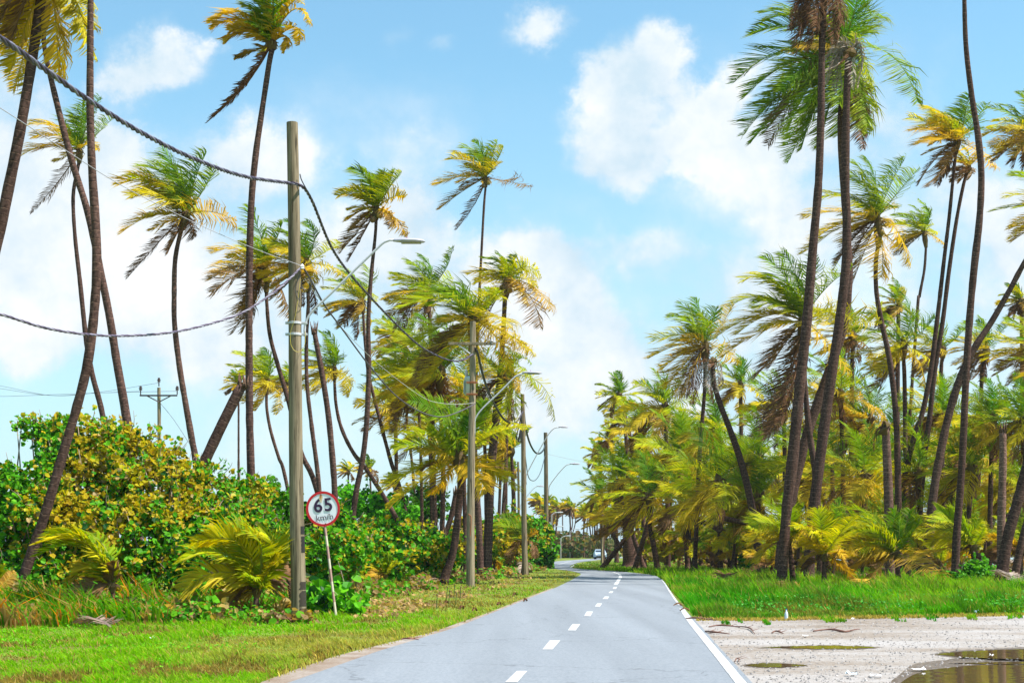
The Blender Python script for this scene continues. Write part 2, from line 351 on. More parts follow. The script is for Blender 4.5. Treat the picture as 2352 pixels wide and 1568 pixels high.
def trunk_mesh(acc, P, r, seed, sides=10, tint=1.0):
    """P from top to base"""
    P = P[::-1]; r = r[::-1] * .84
    L = np.linalg.norm(np.diff(P, axis=0), axis=1).sum(); n = int(np.clip(L / .28, 10, 70))
    Q = smooth_path(np.hstack([P, r[:, None]]), n); rr = Q[:, 3]
    rs = np.random.default_rng(seed)
    rr = rr * (1 + .035 * rs.normal(0, 1, n)); 
    bl = np.clip(1 - np.linspace(0, L, n) / .7, 0, 1); rr = rr * (1 + .5 * bl ** 2)
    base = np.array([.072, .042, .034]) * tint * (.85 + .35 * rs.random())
    c = base * (1 + .10 * rs.normal(0, 1, (n, 1)))
    tube(acc, Q[:, :3], rr, sides, np.clip(c, .02, 1))
    return Q

PALM_N = [0]
def palm(pts, Y, crown=None, r=100, label='', n=18, nleaf=36, fronds=None, seed=None, cat='palm tree', group=None, wind=1.0, agebias=0.0,
         top='crown', name='coconut_palm', coconuts=0, lean_y=0.0, tint=1.0, el0=80, el1=-38, lwk=1.0, dead=(), deadl=.22, hang=0):
    PALM_N[0] += 1; seed = seed or PALM_N[0] * 17 + 3; rng = np.random.default_rng(seed)
    gy = CY + F * H / Y
    pts = list(pts)
    if pts[-1][1] < gy - 2:
        (xa, ya, wa), (xb, yb, wb) = pts[-2] if len(pts) > 1 else pts[-1], pts[-1]
        sl = (xb - xa) / max(1., yb - ya) if len(pts) > 1 else 0
        pts.append((xb + sl * (gy - yb) * .6, gy + 3, wb * 1.06))
    P = np.array([W(x, y, Y) for x, y, w in pts]); rad = np.array([w * .5 * Y / F for x, y, w in pts])
    P[-1][2] = min(P[-1][2], -.06)
    root = empty(name, (P[-1][0], P[-1][1], 0), label, cat, group)
    a = Acc(); trunk_mesh(a, P, rad, seed, 10 if Y < 90 else 7, tint)
    L = r * Y / F; k = Y / F
    if top == 'broken':
        for q in range(9):       # splintered top
            th = q * .7; o = P[0] + np.array([math.cos(th), math.sin(th), 0]) * rad[0] * .75
            tube(a, [o - [0, 0, .1], o + [rng.normal(0, .04), rng.normal(0, .04), .1 + .3 * rng.random()]], [rad[0] * .3, .01], 4, (.1, .06, .04))
    a.build('trunk', M['bark'], root, smooth=True)
    lw = max(.045, (1.6 if Y < 65 else 2.0) * k) * lwk; nleaf = int(nleaf * (1.0 if Y < 65 else .85))
    if crown is not None:
        C = W(crown[0], crown[1], Y); o = C
        a = Acc()
        # crown shaft: fibrous boots from the trunk top
        sh = np.array([P[0] + (P[0] - P[1]) * .0 - np.array([0, 0, .15 * L * .3]), (P[0] + C) / 2, C, C + np.array([-.05, 0, .14 * L])])
        tube(a, smooth_path(sh, 7), np.interp(np.linspace(0, 1, 7), [0, .35, .7, 1], [rad[0] * 1.1, rad[0] * 1.9, rad[0] * 1.5, rad[0] * .3]), 8, (.16, .11, .045))
        for q in range(14):
            th = rng.random() * 6.28; d = np.array([math.cos(th), math.sin(th), 0])
            b0 = sh[1] + (C - sh[1]) * rng.random(); tube(a, [b0, b0 + d * L * .07 + [0, 0, L * .03], b0 + d * L * .14 + [-.02 * L, 0, L * (.02 - .07 * rng.random())]], [L * .016, L * .012, L * .004], 4, (.24, .19, .06) if q % 2 else (.13, .075, .04), cap=False)
        if fronds:
            for fr in fronds:
                tx, ty, qx, qy, ag = fr[:5]; dy = fr[5] if len(fr) > 5 else rng.normal(0, .35) * L
                e = W(tx, ty, Y) + np.array([0, dy, 0]); c = W(qx, qy, Y) + np.array([0, dy * .6, 0])
                lf = np.linalg.norm(e - o)
                frond(a, bez(o, c, e), rng, ag, nleaf, min(L * (.40 if r < 200 else .29), lf * .46), lw, wind=.75 * wind, droop=.3 + .6 * ag, roll=rng.normal(0, .4))
            palm_crown(a, o, L * .62, rng, max(5, n // 3), max(20, nleaf - 12), wind, lw, agebias, el0=80, el1=-5)
        else:
            palm_crown(a, o, L, rng, n, nleaf, wind, lw, agebias, el0, el1)
        a.build('crown', M['leaf'], root)
        dead = list(dead)
        if hang: 
            for q in range(hang): h_ = rng.uniform(.5, .95) * r; w_ = rng.uniform(-.15, .75) * r; dead.append((crown[0] - w_, crown[1] + h_, crown[0] - w_ * .55, crown[1] + h_ * .25, rng.uniform(1.0, 1.2)))
        for (tx, ty, qx, qy, ag) in dead:
            a = Acc(); e = W(tx, ty, Y) + np.array([0, rng.normal(0, .1) * L, 0])
            frond(a, bez(o, W(qx, qy, Y), e), rng, ag, nleaf + 6, L * deadl, lw * .9, wind=.5, droop=.9, roll=rng.normal(0, .8), racr=.03)
            a.build('dead_frond', M['dead'], root)
        for q in range(coconuts):
            a = Acc(); th = q * 1.9; d = np.array([math.cos(th), math.sin(th) * .6 - .5, 0]); cc = P[0] * .5 + C * .5 + d * max(.18, rad[0] * 1.6) + [0, 0, -.12 - .1 * (q % 3)]
            s_ = .13; prof = [(s_ * math.sin(t) * (1 + .08 * math.cos(t)), -s_ * 1.15 * math.cos(t)) for t in np.linspace(.15, 3.0, 7)]
            lathe(a, cc, prof, sides=8, col=((.30, .19, .03), (.16, .2, .03), (.17, .09, .03))[q % 3]); a.build('coconut', M['plain'], root, smooth=True)
    return root

# ------------------------------------------------------------------ camera, light, sky
cam = bpy.data.cameras.new('camera'); camo = bpy.data.objects.new('camera', cam); COL.objects.link(camo)
camo.location = (0, 0, H); camo.rotation_euler = (R(90), 0, 0)
cam.sensor_width = 36; cam.lens = 50; cam.shift_y = (1262 - 784) / 2352; cam.clip_end = 6000; S.camera = camo

SUN_EL, SUN_AZ = 60, 106      # azimuth clockwise from the view direction (+Y): from the right, a little behind
sun = bpy.data.lights.new('sun', 'SUN'); sun.energy = 5.0; sun.angle = R(.5); sun.color = (1, .955, .88)
suno = bpy.data.objects.new('sun', sun); COL.objects.link(suno)
sd = Vector((math.sin(R(SUN_AZ)) * math.cos(R(SUN_EL)), math.cos(R(SUN_AZ)) * math.cos(R(SUN_EL)), math.sin(R(SUN_EL))))
suno.rotation_euler = sd.to_track_quat('Z', 'Y').to_euler(); suno.location = (0, 0, 40)

def build_world():
    w = bpy.data.worlds.new('World'); S.world = w; w.use_nodes = True; nt = w.node_tree; N = nt.nodes; L = nt.links
    bg = N['Background']
    def mth(op, a, b=None, c=None, clamp=False):
        n = N.new('ShaderNodeMath'); n.operation = op; n.use_clamp = clamp
        for i, v in enumerate((a, b, c)):
            if v is None: continue
            if isinstance(v, (int, float)): n.inputs[i].default_value = v
            else: L.new(v, n.inputs[i])
        return n.outputs[0]
    sky = N.new('ShaderNodeTexSky'); sky.sky_type = 'NISHITA'; sky.sun_disc = False; sky.sun_elevation = R(SUN_EL); sky.sun_rotation = R(SUN_AZ)
    sky.air_density = 1.3; sky.dust_density = .3; sky.ozone_density = 1.5
    tint = N.new('ShaderNodeVectorMath'); tint.operation = 'MULTIPLY'; tint.inputs[1].default_value = SKY_TINT; L.new(sky.outputs[0], tint.inputs[0])
    tc = N.new('ShaderNodeTexCoord'); sp = N.new('ShaderNodeSeparateXYZ'); L.new(tc.outputs['Generated'], sp.inputs[0])
    y = mth('MAXIMUM', mth('ABSOLUTE', sp.outputs['Y']), .12)
    u0 = mth('DIVIDE', sp.outputs['X'], y); v0 = mth('DIVIDE', sp.outputs['Z'], y)
    cb = N.new('ShaderNodeCombineXYZ'); L.new(u0, cb.inputs[0]); L.new(v0, cb.inputs[1])
    n1 = N.new('ShaderNodeTexNoise'); n1.inputs['Scale'].default_value = 16; n1.inputs['Detail'].default_value = 6; n1.inputs['Roughness'].default_value = .68; L.new(cb.outputs[0], n1.inputs['Vector'])
    # warp
    w1 = N.new('ShaderNodeVectorMath'); w1.operation = 'SUBTRACT'; w1.inputs[1].default_value = (.5, .5, .5); L.new(n1.outputs['Color'], w1.inputs[0])
    w2 = N.new('ShaderNodeVectorMath'); w2.operation = 'SCALE'; w2.inputs['Scale'].default_value = .06; L.new(w1.outputs[0], w2.inputs[0])
    w3 = N.new('ShaderNodeVectorMath'); w3.operation = 'ADD'; L.new(cb.outputs[0], w3.inputs[0]); L.new(w2.outputs[0], w3.inputs[1])
    sep = N.new('ShaderNodeSeparateXYZ'); L.new(w3.outputs[0], sep.inputs[0]); fl = N.new('ShaderNodeCombineXYZ'); L.new(sep.outputs[0], fl.inputs[0]); L.new(sep.outputs[1], fl.inputs[1])
    BL = [(1500,130,110,85,1.1),(1445,200,120,80,1),(1400,290,120,110,1),(1620,240,110,75,1.1),(1580,330,190,80,.9),(1720,350,190,95,1),(1420,380,130,70,.9),(1680,450,240,80,.35),
          (355,150,140,90,1.0),(300,200,120,70,.6),(1235,75,100,60,.85),(1015,95,40,28,.35),(925,100,45,35,.25),(480,115,50,30,.35),
          (60,350,200,150,.75),(270,340,95,80,1.1),(120,470,260,170,.9),(420,560,260,170,.6),(40,800,110,100,1),(20,620,160,90,.6),(620,350,150,95,.45),(940,470,120,120,.9),(860,560,220,150,.6),
          (1200,600,130,90,1.1),(1290,640,120,95,1.05),(1375,790,130,110,.9),(1050,640,160,110,.7),(380,760,260,150,.55),(1100,800,300,200,.4),(1560,570,260,80,.25),(1500,830,300,120,.25),
          (2020,330,180,120,.6),(2330,550,120,130,.9),(2150,560,260,180,.5),(2250,760,300,160,.6),(1850,560,200,130,.4),(1950,1000,600,170,.35),(600,1000,700,170,.25),(0,180,150,110,.5),(1750,760,260,160,.5),(560,380,200,90,.5),(1300,480,200,60,.15),(1700,640,260,90,.3),(1450,560,160,60,.3),(2250,420,160,110,.45),(700,620,240,130,.45),(950,330,170,60,.25),(1250,950,260,120,.4),(1700,180,70,70,.4),(900,250,420,130,.2),(350,420,420,160,.3),(800,760,420,160,.35),(1400,900,420,140,.3),(2000,150,260,120,.25),(1900,150,500,200,.12),(700,480,500,160,.1),(1500,700,700,200,.22),(1250,720,240,90,.5),(1750,1000,400,120,.4),(200,560,240,150,.8),(330,700,220,120,.6),(100,700,200,120,.5),(560,800,240,160,.45),(1850,300,120,90,.5),(1900,480,260,120,.5)]
    tot = None
    for (px, py, rx, ry, am) in BL:
        mp = N.new('ShaderNodeMapping'); mp.vector_type = 'TEXTURE'
        mp.inputs['Location'].default_value = ((px - CX) / F, (CY - py) / F, 0); mp.inputs['Scale'].default_value = (rx * 1.25 / F, ry * 1.25 / F, 1)
        L.new(fl.outputs[0], mp.inputs[0])
        ln = N.new('ShaderNodeVectorMath'); ln.operation = 'LENGTH'; L.new(mp.outputs[0], ln.inputs[0])
        mr = N.new('ShaderNodeMapRange'); mr.interpolation_type = 'SMOOTHSTEP'; mr.inputs['From Min'].default_value = 1; mr.inputs['From Max'].default_value = 0
        mr.inputs['To Min'].default_value = 0; mr.inputs['To Max'].default_value = am; L.new(ln.outputs['Value'], mr.inputs['Value'])
        tot = mr.outputs[0] if tot is None else mth('ADD', tot, mr.outputs[0])
    n2 = N.new('ShaderNodeTexNoise'); n2.inputs['Scale'].default_value = 9; n2.inputs['Detail'].default_value = 8; n2.inputs['Roughness'].default_value = .6; L.new(cb.outputs[0], n2.inputs['Vector'])
    mod = mth('MULTIPLY_ADD', n2.outputs['Fac'], 3.6, -.85)
    front = N.new('ShaderNodeMapRange'); front.interpolation_type = 'SMOOTHSTEP'; front.inputs['From Min'].default_value = .45; front.inputs['From Max'].default_value = .75; L.new(sp.outputs['Y'], front.inputs['Value'])
    dens = mth('MULTIPLY', mth('MULTIPLY', tot, mod), front.outputs[0])
    mask = N.new('ShaderNodeMapRange'); mask.interpolation_type = 'SMOOTHSTEP'; mask.inputs['From Min'].default_value = .0; mask.inputs['From Max'].default_value = .75; L.new(dens, mask.inputs['Value'])
    # inner shading of the clouds: their own thick parts are a little greyer-blue
    rp = N.new('ShaderNodeValToRGB'); L.new(n2.outputs['Fac'], rp.inputs[0]); E = rp.color_ramp.elements
    E[0].position = .40; E[0].color = (*CLOUD_LO, 1); E[1].position = .60; E[1].color = (*CLOUD_HI, 1)
    # thin veil low down
    veil = N.new('ShaderNodeMapRange'); veil.inputs['From Min'].default_value = .0; veil.inputs['From Max'].default_value = .33; veil.inputs['To Min'].default_value = .8; veil.inputs['To Max'].default_value = .0; L.new(v0, veil.inputs['Value'])
    mv = N.new('ShaderNodeMix'); mv.data_type = 'RGBA'; L.new(mth('MULTIPLY', veil.outputs[0], front.outputs[0]), mv.inputs['Factor']); 
    sc = N.new('ShaderNodeVectorMath'); sc.operation = 'SCALE'; sc.inputs['Scale'].default_value = SKY_STR; L.new(tint.outputs[0], sc.inputs[0])
    L.new(sc.outputs[0], mv.inputs['A']); mv.inputs['B'].default_value = (*VEIL, 1)
    mx = N.new('ShaderNodeMix'); mx.data_type = 'RGBA'; L.new(mask.outputs[0], mx.inputs['Factor']); L.new(mv.outputs['Result'], mx.inputs['A']); L.new(rp.outputs[0], mx.inputs['B'])
    L.new(mx.outputs['Result'], bg.inputs['Color']); bg.inputs['Strength'].default_value = 1.0
SKY_STR = .098
SKY_TINT = (.76, 1.02, 1.01); CLOUD_LO = (.335, .418, .478); CLOUD_HI = (.51, .525, .535); VEIL = (.275, .385, .50)
build_world()
S.view_settings.view_transform = 'Standard'; S.view_settings.look = 'None'; S.view_settings.exposure = 1.0; S.view_settings.gamma = 1
S.cycles.max_bounces = 6; S.cycles.transparent_max_bounces = 8; S.cycles.diffuse_bounces = 3; S.cycles.transmission_bounces = 4; S.cycles.volume_bounces = 0

# ------------------------------------------------------------------ ground, road, lot, water
def sheet(name, poly, z, m, px=True):
    a = Acc(); V = [G(x, y, z) if px else (x, y, z) for x, y in poly]
    a.add(V, [list(range(len(V)))]); o = a.build(name, m); 
    if o.data.polygons[0].normal.z < 0: o.data.flip_normals()
    return tag(o, kind='structure')
def strip(name, Lp, Rp, z, m, sub=4):
    Lw = smooth_path(np.array([G(*p) for p in Lp]), len(Lp) * sub); Rw = smooth_path(np.array([G(*p) for p in Rp]), len(Rp) * sub)
    a = Acc(); n = len(Lw); V = np.concatenate([Lw, Rw]); V[:, 2] = z; i = np.arange(n - 1)[:, None]
    a.add(V, np.hstack([i, i + n, i + n + 1, i + 1])); return tag(a.build(name, m), kind='structure')

a = Acc(); gx = np.array([-1500, -400, -120, -40, 0, 40, 120, 400, 1500.]); gy = np.array([-200, 0, 20, 60, 130, 300, 700, 2500.])
X, Yg = np.meshgrid(gx, gy); V = np.stack([X, Yg, 0 * X], -1).reshape(-1, 3); i = (np.arange(len(gy) - 1)[:, None] * len(gx) + np.arange(len(gx) - 1)).reshape(-1, 1)
a.add(V, np.hstack([i, i + 1, i + 1 + len(gx), i + len(gx)])); tag(a.build('ground', M['soil']), kind='structure')

RL = [(380, 1700), (520, 1622), (665, 1568), (784, 1526), (860, 1499), (931, 1476), (1031, 1447), (1120, 1412), (1210, 1376), (1270, 1352), (1308, 1334), (1328, 1323), (1334, 1317.5), (1322, 1313), (1300, 1309), (1278, 1306), (1262, 1301), (1262, 1295), (1275, 1289), (1310, 1286), (1350, 1283), (1390, 1280.5), (1430, 1278)]
RR = [(1860, 1700), (1775, 1622), (1728, 1568), (1688, 1526), (1664, 1499), (1642, 1476), (1618, 1447), (1584, 1412), (1553, 1376), (1534, 1352), (1522, 1334), (1508, 1323), (1474, 1317), (1420, 1312), (1370, 1309), (1325, 1305.5), (1310, 1302), (1312, 1298), (1330, 1291), (1360, 1287), (1385, 1284), (1420, 1281.5), (1460, 1279.5)]
strip('road', RL, RR, .012, M['road'])
# pale sand shoulder between tarmac and grass
SL = [(340, 1680), (500, 1606), (618, 1560), (700, 1530), (784, 1503), (884, 1478), (990, 1452), (1050, 1431), (1118, 1408), (1205, 1374), (1268, 1350)]
SR = [(390, 1710), (560, 1622), (690, 1572), (784, 1534), (860, 1509), (931, 1486), (1031, 1456), (1090, 1432), (1150, 1405), (1220, 1377), (1275, 1353)]
strip('sand_shoulder', SL, SR, .006, M['sand'])
sheet('gravel_lot', [(1560, 1416), (1640, 1424), (1760, 1423), (1900, 1419), (2100, 1417), (2352, 1412), (2700, 1408), (2900, 1720), (1800, 1720), (1700, 1560)], .006, M['lot'])
PUD = []
def puddle(pts):
    PUD.append(pts)
    P = np.array(pts + pts[:2] if False else pts, float); c = P.mean(0); n = 60
    Q = np.vstack([P, P[:1]]); q = smooth_path(np.hstack([Q, np.zeros((len(Q), 1))]), n)[:-1, :2]
    q += np.stack([fbm(q[:, 0] * .09, q[:, 1] * .9, 5) - .5, (fbm(q[:, 0] * .05, q[:, 1] * .4, 9) - .5) * .22], -1) * 9
    cq = q.mean(0); w_ = cq + (q - cq) * np.array([1.10, 1.35]) + np.stack([fbm(q[:, 0] * .11, q[:, 1] * .7, 15) - .5, (fbm(q[:, 0] * .12, q[:, 1] * .5, 19) - .5) * .25], -1) * 22
    sheet('wet_sand', [tuple(p) for p in w_], .0085, M['wet']); sheet('puddle', [tuple(p) for p in q], .013, M['puddle'])
puddle([(2150, 1503), (2200, 1498), (2300, 1493), (2420, 1492), (2500, 1505), (2420, 1515), (2300, 1514), (2210, 1510)])
puddle([(2067, 1570), (2110, 1545), (2170, 1536), (2240, 1529), (2330, 1528), (2450, 1530), (2520, 1580), (2400, 1660), (2200, 1650), (2070, 1610)])
puddle([(1750, 1487.5), (1850, 1484), (1930, 1483.5), (2010, 1487), (1960, 1490.5), (1850, 1490.5)])
puddle([(1708, 1528), (1750, 1524), (1800, 1525), (1852, 1529), (1800, 1533), (1740, 1533)])
puddle([(2190, 1524), (2260, 1522), (2352, 1521), (2420, 1523), (2352, 1526), (2260, 1526)])

# painted road markings: one sheet
a = Acc()
def quad_px(pts): a.add([G(x, y, .017) for x, y in pts], [[0, 1, 2, 3]])
for (x0, x1, y0, x2, x3, y1) in [(1118, 1150, 1612, 1150, 1178, 1577), (1160, 1188, 1569, 1187, 1211, 1543), (1246, 1269, 1493, 1263, 1287, 1472), (1304, 1322, 1449, 1315, 1333, 1434), (1341, 1356, 1416, 1348, 1362, 1405),
        (1366, 1378, 1393.5, 1372, 1383, 1386), (1384, 1396, 1376, 1389, 1399, 1370), (1397, 1406, 1362, 1402, 1409, 1358), (1407, 1415, 1352.5, 1410, 1417, 1348)]:
    quad_px([(x0, y0), (x1, y0), (x3, y1), (x2, y1)])
def line_px(P, w):
    Q = smooth_path(np.array([G(x, y) for x, y in P]), len(P) * 5); Q[:, 2] = .017
    T = norm(np.gradient(Q, axis=0)); Nn = np.stack([T[:, 1], -T[:, 0], 0 * T[:, 0]], -1); n = len(Q)
    i = np.arange(n - 1)[:, None]; a.add(np.concatenate([Q - Nn * w / 2, Q + Nn * w / 2]), np.hstack([i, i + n, i + n + 1, i + 1]))
line_px([(1414, 1343), (1421, 1332), (1425, 1324), (1421, 1318), (1408, 1313.5)], .16)
line_px([(1370, 1310.5), (1340, 1307.6), (1318, 1306.2)], .10)
line_px([(1278, 1297), (1294, 1293), (1308, 1289.5), (1330, 1286.8)], .12)
line_px([(1830, 1720), (1760, 1640), (1700, 1568), (1650, 1506), (1610, 1457), (1585, 1426), (1566, 1398)], .12)
line_px([(1560, 1390), (1540, 1361), (1527, 1340), (1520, 1331)], .06)
line_px([(1310, 1302.8), (1316, 1299.5), (1326, 1294.5)], .12)
tag(a.build('road_markings', M['paint']), kind='structure')

# sea on the right, headland across the bay
sheet('sea', [(34, 128), (60, 100), (1500, 40), (1500, 2400), (260, 2400), (70, 420)], .03, M['sea'], px=False)
a = Acc(); hx = np.linspace(160, 1500, 60); hz = 8 + 26 * fbm(hx * .006, hx * 0, 4) * np.clip((hx - 160) / 160, 0, 1)
for k, (yy, sc) in enumerate(((1750, 0.0), (1800, .8), (1880, 1.0), (2000, .5), (2200, 0.0))): a.V.append(np.stack([hx, hx * 0 + yy, hz * sc * 1.1 - .5], -1)); a.C.append(np.ones((60, 3))); a.U.append(np.zeros((60, 2)))
a.n = 300; i = (np.arange(4)[:, None] * 60 + np.arange(59)).reshape(-1, 1); a.Fs.append(np.hstack([i, i + 1, i + 61, i + 60])); a.M.append(0)
tag(a.build('hills', M['hill'], smooth=True), kind='structure')

# ------------------------------------------------------------------ poles, lamps, sign, cables
def along(P0, P1, t): return P0 + (P1 - P0) * t
def lamp_on(root, Y, apts, hx0, hx1, hy, w, lean=0):
    """curved bracket arm (pixel polyline) plus a flat luminaire from hx0 to hx1"""
    a = Acc(); P = smooth_path(np.array([W(x, y, Y) for x, y in apts]), 26); r = w * .5 * Y / F; tube(a, P, r, 8, cap=True); a.build('lamp_arm', M['metal'], root, smooth=True)
    k = Y / F; L = (hx1 - hx0) * k; o = W((hx0 + hx1) / 2, hy, Y)
    a = Acc(); n = 15; t = np.linspace(-1, 1, n)          # body: flattened shell, neck at the arm
    hw = np.interp(t, [-1, -.8, -.3, .5, .85, 1], [.05, .09, .19, .21, .15, .03]) * L; hh = np.interp(t, [-1, -.75, -.2, .5, .9, 1], [.055, .085, .10, .09, .06, .01]) * L
    th = np.linspace(0, 2 * np.pi, 14, endpoint=False)
    V = np.stack([np.broadcast_to(t[:, None] * L / 2, (n, 14)), hw[:, None] * np.cos(th), hh[:, None] * np.where(np.sin(th) > 0, np.sin(th) * .95, np.sin(th) * .45) + .012 * L], -1)
    V[..., 2] -= t[:, None] * .015 * L
    i = np.arange(n - 1)[:, None] * 14; j = np.arange(14)[None]
    q = np.stack([i + j, i + (j + 1) % 14, i + 14 + (j + 1) % 14, i + 14 + j], -1).reshape(-1, 4)
    a.add(V.reshape(-1, 3) + o, [q, np.arange(14)[None, ::-1], (np.arange(14) + (n - 1) * 14)[None]])
    head = a.build('lamp_head', M['lamp'], root, smooth=True)
    a = Acc(); box(a, o + np.array([.06 * L, 0, -.038 * L]), (.62 * L, .26 * L, .02 * L), bev=.006 * L); a.build('lens', M['lens'], head)
    a = Acc(); lathe(a, o + np.array([-.08 * L, 0, .085 * L]), [(.035 * L, 0), (.035 * L, .05 * L), (.02 * L, .07 * L)], sides=10, col=(.25, .12, .14)); a.build('light_sensor', M['plain'], head)
    if L > .7:
        a = Acc()
        for q in range(11): box(a, o + np.array([(.02 + q * .036) * L, 0, (.095 - q * .0022) * L]), (.014 * L, .2 * L, .02 * L))
        a.build('cooling_fins', M['lamp'], head)
def pole_shaft(root, Y, top, bot, w0, w1, stains=False, tint=1.0):
    a = Acc(); n = 60 if stains else 24; P0 = W(*top, Y); P1 = W(bot[0], bot[1], Y); P1[2] = -.1
    P = P0 + (P1 - P0) * np.linspace(0, 1, n)[:, None]; P[:, 0] += .012 * np.sin(np.linspace(0, 7, n)); r = np.linspace(w0, w1, n) * .5 * Y / F
    sides = 20 if stains else 10; th = np.linspace(0, 2 * np.pi, sides, endpoint=False)
    c = np.ones((n, sides, 3)) * tint
    if stains:                                        # black paint marks and tar at the foot, on the road side
        A = np.stack([np.cos(th), np.sin(th)], -1)
    tube(a, P, r, sides, (tint, tint, tint)); o = a.build('pole_shaft', M['wood'], root, smooth=False)
    return P, r

# -- pole 1
Y1 = 28.6
pl = empty('utility_pole', G(686, 1422), 'tall weathered timber pole with street lamp standing beside the round speed sign', 'utility pole', 'utility poles along the roadside')
P1, r1 = pole_shaft(pl, Y1, (671, 282), (686, 1424), 26, 35, True)
def pole_pt(P, py, Y): z = H - (py - CY) / F * Y; return np.array([np.interp(-z, -P[:, 2], P[:, 0]), Y, z])
def pole_r(P, r, z): return float(np.interp(-z, -P[:, 2], r))
def patch(root, name, P, r, Y, py0, py1, a0, a1, m, col=(1, 1, 1), wob=.0, grow=.004):
    """curved sheet wrapped on the pole between two heights and two angles (0 = right, -90 = towards viewer)"""
    a = Acc(); nz, na = 14, 8; V = []
    for i in range(nz):
        z = H - (py0 + (py1 - py0) * i / (nz - 1) - CY) / F * Y; c = np.array([np.interp(-z, -P[:, 2], P[:, 0]), Y, z]); rr = pole_r(P, r, z) + grow
        w_ = wob * (vn(i * .8, 3.3, 7) - .5)
        for j in range(na): th = R(a0 + w_ + (a1 - a0) * j / (na - 1)); V.append(c + rr * np.array([math.cos(th), math.sin(th), 0]))
    i = (np.arange(nz - 1)[:, None] * na + np.arange(na - 1)).reshape(-1, 1); a.add(V, np.hstack([i, i + 1, i + 1 + na, i + na]), col)
    a.build(name, m, root, smooth=True)
blk = (.016, .010, .010)
patch(pl, 'paint_mark', P1, r1, Y1, 1208, 1226, -52, 0, M['plain'], blk)
patch(pl, 'paint_mark', P1, r1, Y1, 1231, 1268, -50, 0, M['plain'], blk, 10)
patch(pl, 'tar_stain', P1, r1, Y1, 1335, 1391, -70, 5, M['plain'], (.035, .024, .016), 40)
patch(pl, 'tar_stain', P1, r1, Y1, 1396, 1421, -75, 5, M['plain'], blk, 25, .006)
for py in (742, 768):
    a = Acc(); c = pole_pt(P1, py, Y1); rr = pole_r(P1, r1, c[2]); lathe(a, c - [0, 0, .025], [(rr + .002, 0), (rr + .012, .003), (rr + .012, .047), (rr + .002, .05)], sides=20)
    box(a, c + [rr + .05, -.02, .0], (.14, .05, .05), bev=.008); box(a, c + [-rr - .03, -.02, 0], (.06, .05, .05), bev=.008); a.build('band_clamp', M['metal'], pl)
lamp_on(pl, Y1 - .02, [(700, 772), (700, 752), (704, 735), (720, 712), (760, 674), (820, 615), (868, 569), (880, 558), (892, 552), (908, 551)], 903, 977, 555, 5.5)
a = Acc()   # thin yellow wire looping on the shaft
tube(a, smooth_path(np.array([W(690, 640, Y1 - .19), W(684, 690, Y1 - .21), W(676, 735, Y1 - .21), W(668, 760, Y1 - .2), W(668, 790, Y1 - .2), W(678, 806, Y1 - .2), W(690, 806, Y1 - .18), W(700, 790, Y1 - .1), W(701, 760, Y1 - .05)]), 40), .004, 4, (.5, .38, .04)); a.build('bracket_wire', M['cable'], pl)
a = Acc()   # insulator knob and loose coil
c = W(694, 612, Y1 - .1); lathe(a, c - [0, 0, .05], [(.02, 0), (.05, .01), (.03, .03), (.05, .05), (.03, .07), (.015, .10)], col=(.75, .75, .78)); a.build('insulator', M['plain'], pl)
a = Acc(); th = np.linspace(0, 6.28 * 3.2, 70); cc = W(703, 655, Y1 - .12)
tube(a, cc + np.stack([.085 * np.cos(th) * (1 + .2 * np.sin(th * .33)), .03 * np.sin(th * .5), .11 * np.sin(th) - .03 * np.cos(th * .4)], -1), .006, 4, (.02, .02, .02))
tube(a, smooth_path(np.array([W(692, 622, Y1 - .1), W(679, 660, Y1 - .2), W(684, 685, Y1 - .22), W(698, 688, Y1 - .15), W(712, 668, Y1 - .1), W(716, 648, Y1)]), 24), .007, 4, (.02, .02, .02)); a.build('wire_coil', M['cable'], pl)

# -- pole 2 with transformer
Y2 = 53.2
p2 = empty('utility_pole', G(1081, 1348), 'timber pole carrying a crossarm, grey transformer can and second street lamp', 'utility pole', 'utility poles along the roadside')
P2, r2 = pole_shaft(p2, Y2, (1086, 738), (1080, 1350), 13, 20, False, 1.25)
a = Acc(); c = W(1084, 789, Y2 - .22); box(a, c, (108 * Y2 / F, .1, .1), bev=.01, col=(1.2, 1.2, 1.2)); cr = a.build('crossarm', M['wood'], p2)
a = Acc(); tube(a, [W(1052, 791, Y2 - .24), W(1080, 812, Y2 - .2)], .03, 4); a.build('brace', M['metal'], p2)
a = Acc(); c = W(1129, 783, Y2 - .22); lathe(a, c - [0, 0, .1], [(.03, 0), (.07, .02), (.04, .05), (.08, .09), (.05, .14), (.03, .19)], col=(.3, .28, .28)); a.build('insulator', M['plain'], p2)
a = Acc(); c = W(1078, 908, Y2 + .12); k = Y2 / F
lathe(a, c, [(9.5 * k * .85, 0), (11 * k, 1 * k), (11.3 * k, 38 * k), (12 * k, 39 * k), (11 * k, 41 * k), (7 * k, 44 * k), (1 * k, 45 * k)], sides=20, col=(.50, .55, .56))
tf = a.build('transformer', M['plain'], p2, smooth=True)
for dx in (-7, 7):
    a = Acc(); lathe(a, W(1078 + dx, 868, Y2 + .1), [(2.2 * k, 0)] + [(v * k, (2 + q * 2.3) * k) for q, v in enumerate([4, 2.4, 4, 2.4, 4, 2.4, 3.6, 1.4])], sides=10, col=(.55, .5, .5)); a.build('bushing', M['plain'], tf)
for dx in (-12, 12): a = Acc(); box(a, W(1078 + dx, 889, Y2 + .1), (.03, .25, 30 * k), col=(.5, .55, .56), bev=.005); a.build('radiator_fin', M['plain'], tf)
for py in (879, 906):
    a = Acc(); c = pole_pt(P2, py, Y2); rr = pole_r(P2, r2, c[2]); box(a, c + [-.02, -rr - .02, 0], (26 * k, .03, .075), bev=.006); box(a, c + [0, -rr - .045, 0], (.16, .02, .16 * .4), bev=.004); a.build('rusty_strap', M['rust'], p2)
